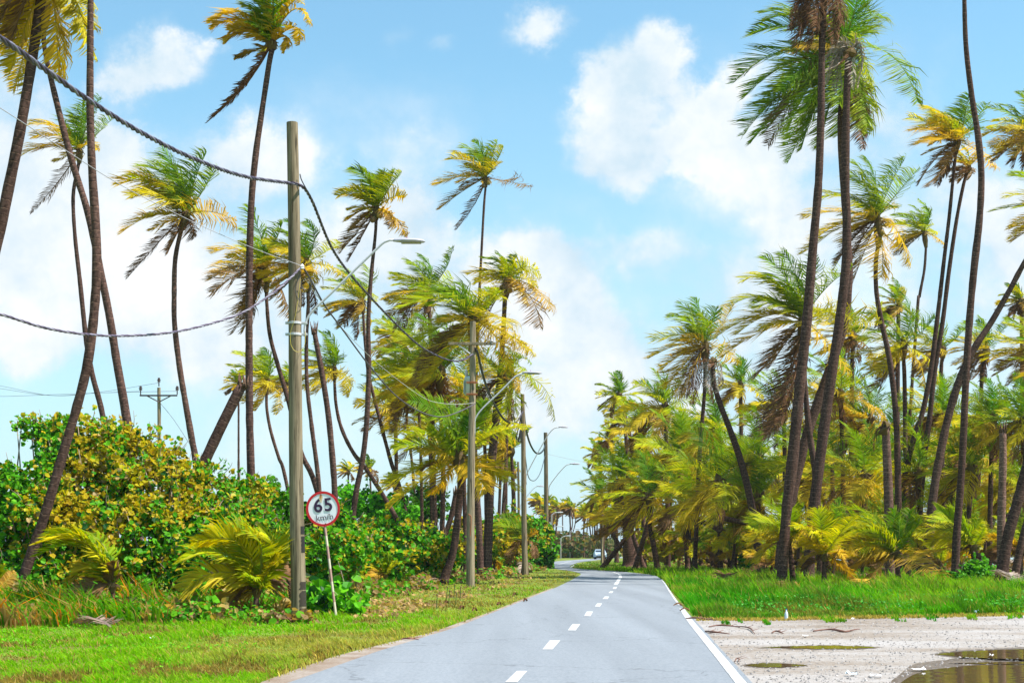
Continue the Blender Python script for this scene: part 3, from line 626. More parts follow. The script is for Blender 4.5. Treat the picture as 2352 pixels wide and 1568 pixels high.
a = Acc(); tube(a, smooth_path(np.array([W(1075, 1180, Y2 - .2), W(1079, 1183, Y2 - .21), W(1082, 1190, Y2 - .2), W(1080, 1230, Y2 - .19)]), 12), .02, 5); a.build('rusty_hook', M['rust'], p2)
lamp_on(p2, Y2 - .03, [(1090, 1000), (1090, 968), (1095, 955), (1110, 936), (1150, 898), (1180, 868), (1190, 861), (1204, 857)], 1200, 1245, 857, 3.6)

Y3 = 78.8
p3 = empty('utility_pole', G(1205, 1320), 'grey timber pole third along the left verge with looped black cables', 'utility pole', 'utility poles along the roadside')
P3, r3 = pole_shaft(p3, Y3, (1200, 905), (1206, 1321), 9, 14, False, 1.0)
lamp_on(p3, Y3, [(1209, 1112), (1209, 1092), (1214, 1080), (1235, 1040), (1256, 1003), (1268, 987), (1276, 982), (1286, 981)], 1283, 1306, 981, 2.2)
a = Acc()
for (q0, q1) in ((0, 0), (5, 4)):
    tube(a, smooth_path(np.array([W(1198, 950, Y3 - .25), W(1190 + q0, 985, Y3 - .3), W(1186 + q0, 1010, Y3 - .3), W(1192 + q1, 1012 + q1, Y3 - .3), W(1197, 985, Y3 - .25)]), 20), .035, 5, (.03, .03, .035))
a.build('cable_loop', M['cable'], p3)
Y4 = 113.
p4 = empty('utility_pole', G(1254, 1302), 'fourth timber pole at the sea grape bush by the first road bend', 'utility pole', 'utility poles along the roadside')
P4, r4 = pole_shaft(p4, Y4, (1253, 993), (1256, 1302.5), 8.5, 11.5, False, .85)
lamp_on(p4, Y4, [(1261, 1140), (1261, 1122), (1264, 1112), (1280, 1090), (1296, 1072), (1303, 1067), (1312, 1065)], 1309, 1333, 1065.5, 1.9)
p5 = empty('utility_pole', G(1192, 1291), 'short distant pole with lamp, half hidden behind the third pole', 'utility pole', 'utility poles along the roadside')
P5, r5 = pole_shaft(p5, 150., (1190, 1060), (1193, 1293), 5, 6.5, False, .75)
lamp_on(p5, 150., [(1194, 1170), (1196, 1160), (1206, 1145), (1222, 1125), (1230, 1118), (1236, 1116)], 1233, 1252, 1116.5, 1.5)
for (px, py0, py1, Y, w, lab) in ((1383, 1180, 1293, 140, 4.5, 'slender pale pole right of the road beside the leaning palm trunk'), (1559, 1140, 1305, 108, 7.5, 'grey pole in the palm thicket behind the dark young palm')):
    q = empty('utility_pole', G(px, CY + F * H / Y), lab, 'utility pole', 'poles right of the road'); pole_shaft(q, Y, (px + 2, py0), (px, CY + F * H / Y + 1), w * .85, w, False, 1.5)
# far-left line pole
Yf = 75.
pf = empty('utility_pole', W(363, 1262, Yf) * [1, 1, 0], 'distant pole with steel crossarm and three insulators above the sea grape', 'utility pole')
Pf, rf = pole_shaft(pf, Yf, (365, 890), (366, 1325), 8, 10, False, 1.2)
a = Acc(); box(a, W(364, 908, Yf - .15), (86 * Yf / F, .09, .08), bev=.01, col=(.05, .04, .05)); a.build('crossarm', M['plain'], pf)
for dx in (-27, 27):
    a = Acc(); tube(a, [W(365 + dx, 909, Yf - .15), W(365, 923, Yf - .13)], .03, 4, (.16, .1, .1)); a.build('brace', M['plain'], pf)
for (dx, dy) in ((-42, 0), (0, -19), (42, 0)):
    a = Acc(); c = W(365 + dx, 906 + dy, Yf - .15); lathe(a, c, [(.03, 0), (.03, .22), (.10, .24), (.06, .29), (.11, .33), (.05, .38), (.08, .42), (.02, .46)], sides=8, col=(.05, .03, .03)); a.build('insulator', M['plain'], pf)

def cable(name, pts, rad, label, col=(.045, .035, .05), twist=0, n=None, cat='cable', group=None, col2=None):
    """pts: (px, py, Y). twist>0: three strands wound round each other"""
    P = smooth_path(np.array([W(*p) for p in pts]), n or (220 if twist else 60))
    L = np.concatenate([[0], np.cumsum(np.linalg.norm(np.diff(P, axis=0), axis=1))])
    if twist: P = np.stack([np.interp(np.linspace(0, L[-1], int(L[-1] / twist * 9)), L, P[:, k]) for k in range(3)], -1); L = np.linspace(0, L[-1], len(P))
    a = Acc(); T = norm(np.gradient(P, axis=0)); A = norm(np.cross(T, [0, 0, 1.])); B = np.cross(T, A)
    if twist:
        for s in range(3):
            ph = (L / twist * 2 * np.pi + s * 2.094)[:, None]
            tube(a, P + (A * np.cos(ph) + B * np.sin(ph)) * rad * .58, rad * .52, 6, (col2 if (col2 is not None and s == 0) else col), cap=True)
    else: tube(a, P, rad, 5, col)
    P0 = P[0]; o = a.build(name, M['cable'], None, smooth=True, origin=P0)
    return tag(o, label, cat, group)
cable('overhead_cable', [(-160, 0, 12.5), (0, 88, 14.5), (110, 165, 16), (215, 238, 17.5), (330, 308, 19.5), (450, 367, 22), (560, 405, 25), (665, 421, 28.35)], .033, 'thick dark twisted cable running from the top left corner to the tall timber pole', twist=.62, col=(.05, .035, .06), col2=(.16, .15, .2))
cable('overhead_cable', [(665, 421, 28.35), (688, 425, 28.4), (715, 458, 29.5), (770, 583, 33), (850, 682, 38), (950, 783, 45), (1000, 815, 49), (1040, 829, 51), (1066, 826, 52.3), (1086, 813, 52.9)], .032, 'dark twisted cable sagging between the lamp pole and the transformer pole', twist=.7, col=(.05, .03, .055), col2=(.12, .11, .15))
cable('overhead_cable', [(-200, 690, 20), (-20, 717, 21), (100, 752, 22), (200, 768, 23), (290, 771, 24), (380, 765, 25), (450, 752, 26), (530, 729, 27), (575, 708, 27.4), (640, 663, 28), (692, 614, 28.5)], .022, 'thinner mauve twisted cable dipping low across the left palm trunks', twist=.36, col=(.10, .075, .12), col2=(.26, .24, .3))
cable('overhead_wire', [(-100, 190, 17), (0, 248, 18), (150, 345, 20), (290, 432, 22), (470, 522, 25), (600, 577, 27), (692, 610, 28.5)], .006, 'thin pale straight wire crossing from the left edge to the pole insulator', col=(.35, .33, .36), cat='wire')
cable('overhead_wire', [(689, 400, 28.5), (692, 412, 28.5), (700, 428, 28.6), (712, 448, 29.0)], .012, 'short dark tie wire at the top cable bend on the tall pole', col=(.05, .04, .05), cat='wire')
cable('service_cable', [(696, 614, 28.5), (712, 640, 29), (745, 700, 31), (784, 753, 33.5), (851, 843, 37), (911, 910, 41), (967, 946, 45), (1014, 957, 49), (1055, 945, 51), (1092, 927, 53)], .02, 'slim dark service cable descending behind the lamp arm to the second pole', twist=.3, col=(.10, .08, .11))
cable('overhead_wire', [(700, 640, 28.5), (790, 758, 34), (880, 845, 40), (971, 912, 45), (1017, 926, 49), (1060, 928, 51), (1092, 924, 53)], .008, 'fine pale wire just above the slim service cable', col=(.4, .38, .36), cat='wire')
cable('overhead_cable', [(1091, 800, 53), (1097, 812, 53.5), (1106, 850, 56), (1122, 900, 61), (1145, 945, 67), (1161, 965, 71), (1179, 972, 75), (1191, 963, 77.5), (1201, 945, 78.6)], .05, 'black cable loop sagging from the transformer pole to the third pole', col=(.04, .035, .05), twist=.7)
cable('overhead_cable', [(1203, 945, 79), (1207, 980, 84), (1216, 1015, 92), (1228, 1037, 101), (1239, 1041, 107), (1248, 1033, 111), (1252, 1022, 113)], .06, 'black cable loop sagging between the third and fourth poles', col=(.03, .04, .045), twist=.9)
cable('overhead_cable', [(1205, 1030, 79), (1208, 1060, 84), (1213, 1092, 92), (1221, 1103, 98), (1232, 1100, 104), (1243, 1080, 109), (1252, 1045, 113)], .03, 'lower thin cable curve hanging between third and fourth poles', col=(.05, .06, .08))
cable('overhead_wire', [(1257, 1042, 113), (1300, 1052, 118), (1352, 1064, 125), (1440, 1095, 130), (1560, 1145, 108)], .012, 'faint wire crossing the road gap from the fourth pole to the grove', col=(.3, .3, .32), cat='wire')
for (dx, dy, yb, lab) in ((-42, -2, 896, 'lowest'), (0, -21, 884, 'highest'), (42, -2, 890, 'middle')):
    cable('overhead_wire', [(-60, yb - (4 if dx else 0) + (14 if dx < 0 else 0), Yf), (0, yb + (2 if dx > -1 else 14), Yf), (120, 908 if dx > -1 else 906, Yf), (230, 902 + (0 if dx else -2), Yf), (365 + dx, 904 + dy - 4, Yf)], .010, lab + ' of the three thin lines ending at the crossarm behind the bush', col=(.12, .12, .14), cat='wire', group='lines to the distant crossarm')
cable('guy_wire', [(368, 925, Yf), (400, 965, Yf), (436, 1020, Yf)], .012, 'slanting guy wire right of the distant crossarm pole', col=(.1, .1, .12), cat='wire')

a = Acc(); rs = np.random.default_rng(31); n = 9000; x = rs.uniform(1590, 2420, n); y = 1420 + 160 * rs.random(n) ** 1.3; k = x > 1590 + (y - 1420) * .85; x, y = x[k], y[k]
for pc in PUD: k = ~inpoly(x, y, pc); x, y = x[k], y[k]
n = len(x)
Yq = F * H / (y - CY); P = np.stack([(x - CX) / F * Yq, Yq, np.full(n, .008)], -1); sz = (.006 + .02 * rs.random(n) ** 4)[:, None, None]
oct_ = np.array([[1, 0, 0], [0, 1, 0], [-1, 0, 0], [0, -1, 0], [0, 0, .7]]); V = P[:, None] + oct_[None] * sz * (.6 + .6 * rs.random((n, 5, 1))); i = np.arange(n)[:, None] * 5
cc = np.array([.26, .235, .22]) * (.45 + .9 * rs.random((n, 1))); cc = np.repeat(cc, 5, 0)
a.add(V.reshape(-1, 3), [i + np.array([[q, (q + 1) % 4, 4]]) for q in range(4)], cc); tag(a.build('gravel', M['plain']), 'small loose stones scattered over the puddled lot', 'gravel', kind='stuff')
# -- speed limit sign
Ys = 29.8
sg = empty('speed_sign', G(771, 1416), 'round white speed sign with red rim reading 65 km/h on a striped leaning post', 'road sign')
a = Acc(); n = 40; Pp = W(744, 1190, Ys) + (G(772, 1418) - W(744, 1190, Ys)) * np.linspace(0, 1, n)[:, None]
zs = np.linspace(1190, 1418, n); cc = np.where((np.floor((zs - 1203) / 25.5).astype(int) % 2)[:, None] == 0, np.array([[.30, .18, .14]]), np.array([[.44, .39, .28]]))
cc = np.repeat(cc, 2, 0); Pq = np.repeat(Pp, 2, 0); Pq[1:-1:2] = Pq[2::2] - (Pp[1] - Pp[0]) * .02
tube(a, Pq, 3.0 * Ys / F, 8, cc); a.build('post', M['plain'], sg)
dc = W(742, 1168, Ys - .06); kr = 40.5 * Ys / F; tilt = R(7)
Rz = np.array([[math.cos(tilt), 0, -math.sin(tilt)], [0, 1, 0], [math.sin(tilt), 0, math.cos(tilt)]])
yaw = R(-9)
def disc(r0, r1, dy, col, name):
    a = Acc(); th = np.linspace(0, 2 * np.pi, 56, endpoint=False); V = []
    prof = [(r0, 0), (r0, -.006), (r1, -.006), (r1, 0)] if r0 > 0 else [(0.001, .004), (0.001, 0), (r1, 0), (r1, .004)]
    V = np.array([[(r * math.cos(t) * .965, dy + y, r * math.sin(t)) for t in th] for r, y in prof]).reshape(-1, 3)
    i = np.arange(4)[:, None] * 56; j = np.arange(56)[None]
    q = np.stack([i + j, i + (j + 1) % 56, (i + 56 + (j + 1) % 56) % 224, (i + 56 + j) % 224], -1).reshape(-1, 4)
    V = V @ Rz.T; a.add(V + dc, q, col); return a.build(name, M['plain'], sg)
disc(0, kr * .985, -.004, (.80, .81, .86), 'face_plate'); disc(kr * .86, kr, -.006, (.55, .012, .02), 'rim')
def text(s, size, cx, cz, col, name, bold=0.0):
    cu = bpy.data.curves.new(name, 'FONT'); cu.body = s; cu.size = size; cu.align_x = 'CENTER'; cu.align_y = 'CENTER'; cu.extrude = .0006; cu.offset = bold
    ob = bpy.data.objects.new(name, cu); COL.objects.link(ob); dg = bpy.context.evaluated_depsgraph_get(); me = bpy.data.meshes.new_from_object(ob.evaluated_get(dg))
    bpy.data.objects.remove(ob); V = np.array([v.co[:] for v in me.vertices]); fs = [list(p.vertices) for p in me.polygons]
    V = np.stack([V[:, 0] + cx, -.0115 - V[:, 2] , V[:, 1] + cz], -1) @ Rz.T
    a = Acc(); a.add(V + dc, fs, col); a.build(name, M['plain'], sg)
text('6', kr * 1.02, -.27 * kr, .17 * kr, (.035, .012, .05), 'numeral_six', .008); text('5', kr * 1.02, .32 * kr, .17 * kr, (.035, .012, .05), 'numeral_five', .008)
text('km/h', kr * .50, .03 * kr, -.5 * kr, (.04, .02, .05), 'lettering', .0)
for (bx, bz, sx, sz) in ((-.02, .80, .06, .0), (.05, -.86, .05, 0)):
    a = Acc(); lathe(a, dc + Rz @ np.array([bx * kr, -.022, bz * kr]), [(.001, 0), (.018, .0), (.018, .008), (.008, .012)], axis=(0, -1, 0), sides=8, col=(.22, .07, .03)); a.build('bolt', M['plain'], sg)
a = Acc(); rs = np.random.default_rng(3)
for q in range(3):   # rust run below the top bolt
    w0 = (.045, .028, .016)[q]; y0 = -.0102 - .0006 * q; zz = np.linspace(.78, (.36, .5, .62)[q], 8) * kr; xs = (-.03 - .04 * np.linspace(0, 1, 8)) * kr
    ww = w0 * np.interp(np.linspace(0, 1, 8), [0, .3, 1], [.5, 1, .25]); V = np.concatenate([np.stack([xs - ww, 0 * xs + y0, zz], -1), np.stack([xs + ww, 0 * xs + y0, zz], -1)]) @ Rz.T
    i = np.arange(7)[:, None]; a.add(V + dc, np.hstack([i, i + 8, i + 9, i + 1]), ((.68, .55, .38), (.60, .36, .15), (.42, .16, .05))[q])
a.build('rust_streak', M['plain'], sg)

# ------------------------------------------------------------------ left palms
GL = 'coconut palms left of the road'; GR = 'coconut palms right of the road'
palm([(112, -70, 26), (95, -5, 27), (75, 130, 28), (48, 290, 29), (20, 430, 30), (-8, 560, 31), (-60, 760, 33), (-130, 1000, 36)], 35, (112, -75), 190, 'leaning palm trunk entering at the top left corner and leaving at the left edge', n=18, nleaf=60, group=GL, seed=11, agebias=.35,
     fronds=[(0, 60, 50, -60, 1.0), (20, 110, 60, -40, 1.05), (-40, 30, 30, -90, .3), (50, 130, 80, -20, 1.05), (180, 60, 160, -60, .6), (215, 20, 170, -90, .5), (125, 160, 125, 20, .85), (-20, 130, 40, 10, .75), (-60, 90, 10, -30, .6), (10, 40, 60, -50, .8)])
palm([(103, 60, 12), (102, 110, 13), (130, 235, 16), (165, 370, 18), (200, 482, 19), (226, 600, 20), (252, 730, 22), (268, 830, 23), (288, 945, 25), (305, 1080, 27)], 47, (108, -5), 150,
     'curved ringed palm crossing behind the vertical trunk with arching fronds at top left', n=14, nleaf=52, group=GL, seed=12,
     fronds=[(208, 118, 165, 0, .55), (232, 85, 190, -20, .6), (130, 165, 150, 40, .8), (35, 215, 60, 90, .7), (-30, 110, 30, -20, .5), (-40, 60, 20, -40, .6), (20, 130, 50, 20, .75), (-10, 170, 40, 60, .8), (60, 120, 80, 30, .9), (10, 20, 60, -40, .3)])
palm([(209, -160, 17), (208, 0, 17), (207, 140, 19), (207, 260, 21), (212, 400, 23), (220, 520, 25), (222, 620, 26), (214, 740, 26), (198, 850, 26), (172, 950, 26), (148, 1030, 27), (105, 1175, 28), (62, 1300, 29), (30, 1400, 31)], 34, (212, -190), 120,
     'tall vertical palm trunk bending left near its foot in the weeds at far left', n=16, nleaf=44, group=GL, seed=13)
palm([(182, 370, 9), (176, 400, 10), (168, 452, 10.5), (172, 540, 11), (184, 650, 12.5), (198, 780, 14), (212, 860, 15), (234, 945, 16), (250, 1050, 17)], 75, (182, 345), 120,
     'slim palm with a green and gold crown between two dark trunks upper left', n=14, nleaf=44, group=GL, seed=14,
     fronds=[(150, 250, 185, 270, .1), (175, 242, 190, 280, .05), (128, 262, 165, 290, .2), (75, 300, 140, 265, .72), (85, 322, 140, 295, .75), (55, 360, 120, 318, .85), (242, 238, 212, 275, .2), (252, 262, 225, 300, .3), (200, 250, 197, 290, .1), (118, 292, 165, 290, .5), (232, 352, 215, 318, .8), (80, 345, 130, 325, .95)],
     dead=[(68, 487, 140, 420, 1.12)])
palm([(420, 520, 11), (412, 545, 12), (402, 600, 13), (400, 680, 14), (401, 745, 15), (412, 840, 16), (426, 925, 17), (440, 1005, 18), (452, 1080, 19)], 62, (426, 492), 175,
     'isolated windswept palm with a dead frond hanging over the bush centre', n=18, nleaf=50, group=GL, seed=15,
     fronds=[(350, 368, 432, 400, .1), (388, 358, 432, 420, .1), (332, 395, 420, 395, .25), (285, 436, 370, 395, .72), (310, 455, 380, 425, .6), (345, 428, 400, 415, .35), (256, 516, 340, 462, .85), (480, 358, 442, 430, .2), (492, 382, 470, 440, .3), (550, 517, 490, 478, .9), (400, 380, 428, 430, .05), (330, 480, 390, 440, .6), (300, 410, 380, 390, .4)],
     dead=[(297, 640, 395, 520, 1.15), (452, 548, 432, 505, 1.1), (388, 585, 415, 520, 1.1)])
palm([(627, 108, 15), (620, 135, 15), (610, 200, 15.5), (598, 280, 16), (588, 350, 17), (578, 455, 18), (573, 600, 19), (572, 760, 20), (573, 950, 21), (577, 1110, 22), (577, 1240, 23)], 44, (622, 100), 150,
     'tallest palm of the left side with brown dead fronds hanging under a golden crown', n=16, nleaf=56, group=GL, seed=16,
     fronds=[(475, 42, 560, -22, .78), (490, 70, 560, 5, .82), (520, 100, 570, 40, .8), (575, -20, 615, 10, .25), (602, -50, 628, 0, .08), (560, 10, 605, 20, .3), (612, -40, 632, 0, .05), (642, -30, 640, 20, .12), (590, -10, 615, 30, .1), (714, 55, 680, -30, .75), (700, 20, 672, -20, .7), (690, 110, 700, 30, .8), (655, 128, 680, 60, .85), (535, 82, 580, 50, .8)],
     dead=[(473, 278, 575, 200, 1.18), (490, 262, 590, 180, 1.15)])
palm([(557, 884, 26), (545, 905, 28), (510, 975, 29), (465, 1070, 30), (420, 1165, 31), (370, 1280, 33)], 40, None, 0, 'crownless broken palm trunk leaning over the sea grape bush', top='broken', name='broken_palm_trunk', cat='palm trunk', seed=17)
palm([(612, 665, 10), (613, 700, 10), (620, 770, 11), (640, 845, 12), (665, 930, 13), (692, 1040, 14), (725, 1115, 15)], 66, (610, 610), 150, 'bushy palm left of the tall timber pole with many drooping fronds', n=24, nleaf=48, group=GL, seed=18, hang=3, agebias=.1, coconuts=5,
     fronds=[(482, 572, 545, 545, .75), (475, 605, 540, 570, .8), (480, 640, 540, 600, .95), (500, 680, 560, 620, 1.0), (530, 720, 580, 640, 1.0), (555, 760, 600, 660, 1.05), (590, 500, 620, 560, .1), (560, 530, 600, 550, .3), (540, 550, 590, 560, .5), (655, 520, 630, 570, .15), (665, 640, 650, 610, .85), (650, 720, 650, 650, 1.0), (520, 750, 590, 660, 1.1)])
palm([(612, 900, 8), (613, 940, 8.5), (622, 990, 9), (640, 1050, 9.5), (655, 1095, 10)], 88, (614, 872), 105, 'shorter palm with round crown low behind the vertical trunk', n=20, nleaf=38, group=GL, seed=19)
palm([(706, 640, 10), (708, 700, 10), (704, 780, 10.5), (705, 880, 11), (716, 980, 12), (732, 1110, 13)], 64, (705, 600), 125, 'palm with coconuts partly hidden behind the tall timber pole', n=22, nleaf=44, group=GL, seed=20, hang=3, agebias=.1, coconuts=6)
palm([(722, 762, 13), (728, 795, 14), (740, 860, 15), (755, 960, 16), (765, 1070, 16.5), (769, 1140, 17)], 50, None, 0, 'thin headless palm trunk standing right of the tall pole', top='broken', name='broken_palm_trunk', cat='palm trunk', seed=21)
palm([(768, 870, 8), (772, 930, 9), (785, 985, 10), (812, 1040, 11), (850, 1090, 12), (915, 1200, 13)], 82, (768, 845), 100, 'palm behind the speed sign whose trunk slants down to the right', n=20, nleaf=38, group=GL, seed=22)
palm([(864, 500, 9), (862, 540, 9), (852, 640, 11), (846, 740, 12), (847, 850, 14), (842, 970, 14.5), (832, 1060, 15), (815, 1150, 16)], 62, (864, 478), 120, 'dark palm rising behind the first street lamp head', n=18, nleaf=48, group=GL, seed=23, coconuts=4,
     fronds=[(780, 455, 835, 425, .6), (800, 430, 850, 410, .5), (812, 402, 862, 408, .2), (835, 392, 872, 418, .12), (862, 388, 877, 430, .1), (905, 392, 888, 428, .25), (925, 412, 902, 430, .4), (930, 445, 905, 438, .7), (792, 495, 840, 462, .85), (800, 520, 840, 485, .95), (785, 580, 838, 515, 1.05), (932, 535, 905, 480, .9), (905, 505, 890, 480, .8), (885, 395, 882, 430, .1)],
     dead=[(800, 600, 845, 520, 1.15)])
palm([(834, 715, 7), (836, 750, 7.5), (845, 850, 8.5), (870, 955, 9.5), (898, 1060, 11), (925, 1145, 12)], 84, (832, 690), 105, 'mid height palm crown crossed by the sagging twisted cable', n=20, nleaf=38, group=GL, seed=24, hang=3, agebias=.05)
palm([(1116, 425, 6), (1112, 470, 7), (1107, 560, 7), (1101, 680, 8), (1096, 800, 9), (1091, 1000, 10)], 90, (1115, 408), 115, 'solitary slender palm rising highest above the middle of the view', n=14, nleaf=44, group=GL, seed=25, coconuts=3,
     fronds=[(1060, 338, 1112, 345, .3), (1078, 328, 1118, 360, .1), (1045, 362, 1092, 358, .5), (1035, 385, 1085, 365, .65), (1000, 432, 1060, 398, .85), (1008, 470, 1060, 430, .98), (1142, 325, 1128, 370, .3), (1157, 345, 1142, 380, .5), (1150, 385, 1140, 385, .6), (1222, 408, 1160, 402, 1.0), (1092, 332, 1122, 370, .1), (1052, 410, 1090, 385, .8)],
     dead=[(1048, 528, 1110, 450, 1.12)])
# the clump round the second pole
palm([(985, 690, 10), (988, 760, 11), (992, 900, 12), (996, 1100, 13), (1000, 1220, 14)], 78, (985, 665), 110, 'green palm at the upper left of the clump behind the transformer pole', n=18, nleaf=44, group=GL, seed=26, hang=4)
palm([(1160, 680, 12), (1156, 760, 13), (1150, 850, 15), (1138, 950, 17), (1128, 1060, 19), (1120, 1210, 20)], 73, (1165, 645), 140, 'palm with orange old stalks and coconuts right of the transformer pole', n=20, nleaf=50, group=GL, seed=27, coconuts=6,
     fronds=[(1110, 590, 1165, 590, .2), (1130, 588, 1172, 600, .1), (1090, 640, 1130, 600, .5), (1180, 585, 1182, 620, .1), (1075, 625, 1130, 600, .6), (1240, 640, 1205, 590, .5), (1235, 660, 1210, 625, .6), (1205, 600, 1190, 620, .3), (1215, 690, 1200, 650, .7), (1268, 720, 1225, 640, .9), (1240, 760, 1230, 670, 1.0), (1100, 720, 1130, 680, .8), (1090, 760, 1120, 700, .9)],
     dead=[(1080, 790, 1120, 720, 1.0)])
palm([(1080, 720, 14), (1082, 800, 15), (1086, 900, 16), (1090, 1050, 17), (1100, 1210, 18)], 70, (1090, 735), 190, 'dense green palm with fronds streaming left in front of the clump', n=32, nleaf=66, group=GL, seed=28, hang=4, agebias=-.08,
     fronds=[(960, 700, 1050, 640, .3), (940, 750, 1030, 680, .35), (985, 690, 1060, 650, .15), (1000, 680, 1070, 660, .1), (950, 800, 1040, 720, .45), (960, 850, 1050, 750, .6), (980, 880, 1060, 780, .7), (1030, 670, 1085, 670, .05), (1155, 700, 1120, 650, .5), (1170, 770, 1150, 720, .6), (1215, 800, 1160, 745, .7), (1225, 815, 1170, 760, .6), (1015, 700, 1070, 680, .1), (1100, 860, 1100, 790, .7), (1175, 850, 1150, 760, .65)])
palm([(930, 800, 7), (932, 880, 7), (936, 980, 7.5), (948, 1080, 8)], 96, (928, 780), 90, 'small yellow green palm at the left rim of the clump', n=18, nleaf=34, group=GL, seed=29, agebias=.12)
palm([(1010, 890, 12), (1015, 1000, 12), (1018, 1100, 13), (1015, 1240, 14)], 76, (1015, 850), 165, 'yellowing palm filling the clump below the dense green crown', n=30, nleaf=56, group=GL, seed=30, hang=4, agebias=-.02)
palm([(960, 905, 8), (965, 1000, 8), (968, 1120, 9)], 80, (955, 870), 120, 'olive palm low in the clump trailing fronds to the left', n=22, nleaf=38, group=GL, seed=31, hang=4, agebias=.0)
palm([(1150, 905, 14), (1140, 980, 15), (1130, 1100, 16), (1125, 1215, 17)], 72, (1155, 865), 130, 'golden palm behind the second lamp arm', n=20, nleaf=42, group=GL, seed=32, hang=4, agebias=-.02, 
     fronds=[(1235, 900, 1200, 810, 0.37), (1275, 960, 1260, 840, 0.50), (1180, 960, 1195, 860, 0.43), (1090, 830, 1120, 820, 0.37), (1220, 830, 1190, 800, 0.31), (1160, 960, 1175, 890, 0.50)])
palm([(1175, 900, 7), (1165, 1000, 8), (1160, 1100, 8.5), (1155, 1180, 9)], 98, (1175, 850), 70, 'small green palm tip showing behind the golden palm', n=14, nleaf=30, group=GL, seed=33)
palm([(1058, 1080, 17), (1056, 1140, 18), (1050, 1200, 20), (1040, 1270, 21), (1020, 1330, 24)], 57, (1055, 1050), 200, 'stout young palm with broad fronds behind the transformer pole', n=24, nleaf=64, group=GL, seed=34, lwk=1.1, wind=.3, agebias=.05,
     fronds=[(880, 1130, 950, 1060, .55), (870, 1100, 950, 1070, .5), (950, 935, 1040, 940, .15), (1000, 925, 1060, 960, .1), (1030, 920, 1060, 970, .1), (920, 990, 990, 960, .35), (905, 1030, 980, 1000, .35), (1110, 920, 1090, 970, .2), (1180, 1000, 1120, 960, .4), (1185, 1120, 1130, 1060, .55), (1150, 1090, 1100, 1060, .6), (900, 1170, 970, 1100, .7), (990, 1130, 1020, 1080, .8), (1210, 990, 1140, 980, .5), (1120, 1130, 1090, 1080, .8), (960, 1080, 1010, 1050, .5)])
for x, y, rr_, Yq, ab, lab in ((905, 930, 90, 92, .1, 'low crown at the left foot of the clump'), (985, 975, 100, 84, .1, 'green crown above the stout young palm, left'), (1110, 960, 95, 74, .0, 'green crown above the stout young palm, right'), (1060, 900, 110, 78, .2, 'yellow crown directly behind the transformer'), (1175, 1030, 60, 105, .15, 'low crown below the second lamp arm')):
    palm([(x, y + 15, 9), (x + 4, y + 80, 10), (x + 8, 1210, 12)], Yq, (x, y), rr_ * 1.15, lab, n=22, nleaf=40, wind=.6, group=GL, agebias=ab, seed=int(x))
palm([(1048, 1130, 15), (1038, 1180, 15), (1022, 1230, 15), (1003, 1290, 16)], 80, None, 0, 'leaning trunk leaving the foot of the stout young palm', top='broken', name='palm_trunk', cat='palm trunk', seed=35)
for i, (x0, x1, Yq, cy_, rr, lab) in enumerate(((1132, 1128, 105, 1010, 60, 'thin palm between the second and third poles, nearer the second'), (1165, 1162, 110, 990, 55, 'thin palm between the second and third poles, nearer the third'),
                                       (1150, 1146, 125, 1060, 50, 'short brownish palm low between the second and third poles'), (1180, 1178, 135, 1080, 40, 'faint distant palm just left of the third pole'))):
    palm([(x0, cy_ + 15, 8), (x0 - 2, cy_ + 80, 8.5), (x1, 1200, 10)], Yq, (x0, cy_), rr, lab, n=14, nleaf=28, group=GL, agebias=.35, seed=40 + i)
for i, (x, cyy, rr, Yq, dx, lab) in enumerate(((850, 1075, 42, 165, 2, 'tiny far palm in the sky gap right of the speed sign'), (800, 1080, 32, 170, 0, 'tiny far palm directly above the speed sign'), (905, 1110, 34, 190, 4, 'tiny far palm with slanting trunk above the bright green shrub'),
                                      (548, 880, 40, 110, 0, 'small dark palm behind the broken leaning trunk'), (660, 880, 60, 100, 6, 'small palm crown half behind the tall timber pole'), (905, 765, 50, 105, 3, 'small crown left of the clump, near the cable'), (1175, 1075, 38, 150, 2, 'small brown crown at the lower right of the clump'))):
    palm([(x, cyy + 10, 5), (x + dx, cyy + 60, 5.5), (x + dx * 3, 1200, 7)], Yq, (x, cyy), rr, lab, n=14, nleaf=26, group=GL, agebias=.2, seed=50 + i)

# ------------------------------------------------------------------ right palms
palm([(1897, -80, 16), (1893, 0, 17), (1888, 100, 18), (1886, 250, 20), (1880, 420, 22), (1868, 560, 24), (1853, 740, 28), (1838, 880, 29), (1820, 1060, 31), (1806, 1180, 28), (1795, 1342, 29)], 55, (1895, -95), 150,
     'front palm whose reddish brown dead skirt of fronds hangs in from the top', n=16, nleaf=56, group=GR, seed=61, deadl=.30, lwk=.8, agebias=.25,
     dead=[(1815, 70, 1850, -20, 1.2), (1830, 125, 1865, -10, 1.17), (1880, 75, 1890, -10, 1.18), (1900, 85, 1900, -30, 1.2), (1928, 85, 1922, -30, 1.18), (1860, 110, 1878, 0, 1.16), (1822, 112, 1860, -40, 1.16), (1838, 96, 1870, -40, 1.18), (1852, 118, 1880, -30, 1.15), (1868, 80, 1885, -40, 1.12), (1912, 108, 1915, -40, 1.14), (1932, 60, 1925, -50, 1.16), (1845, 60, 1865, -60, 1.2), (1810, 70, 1850, -60, 1.15)])
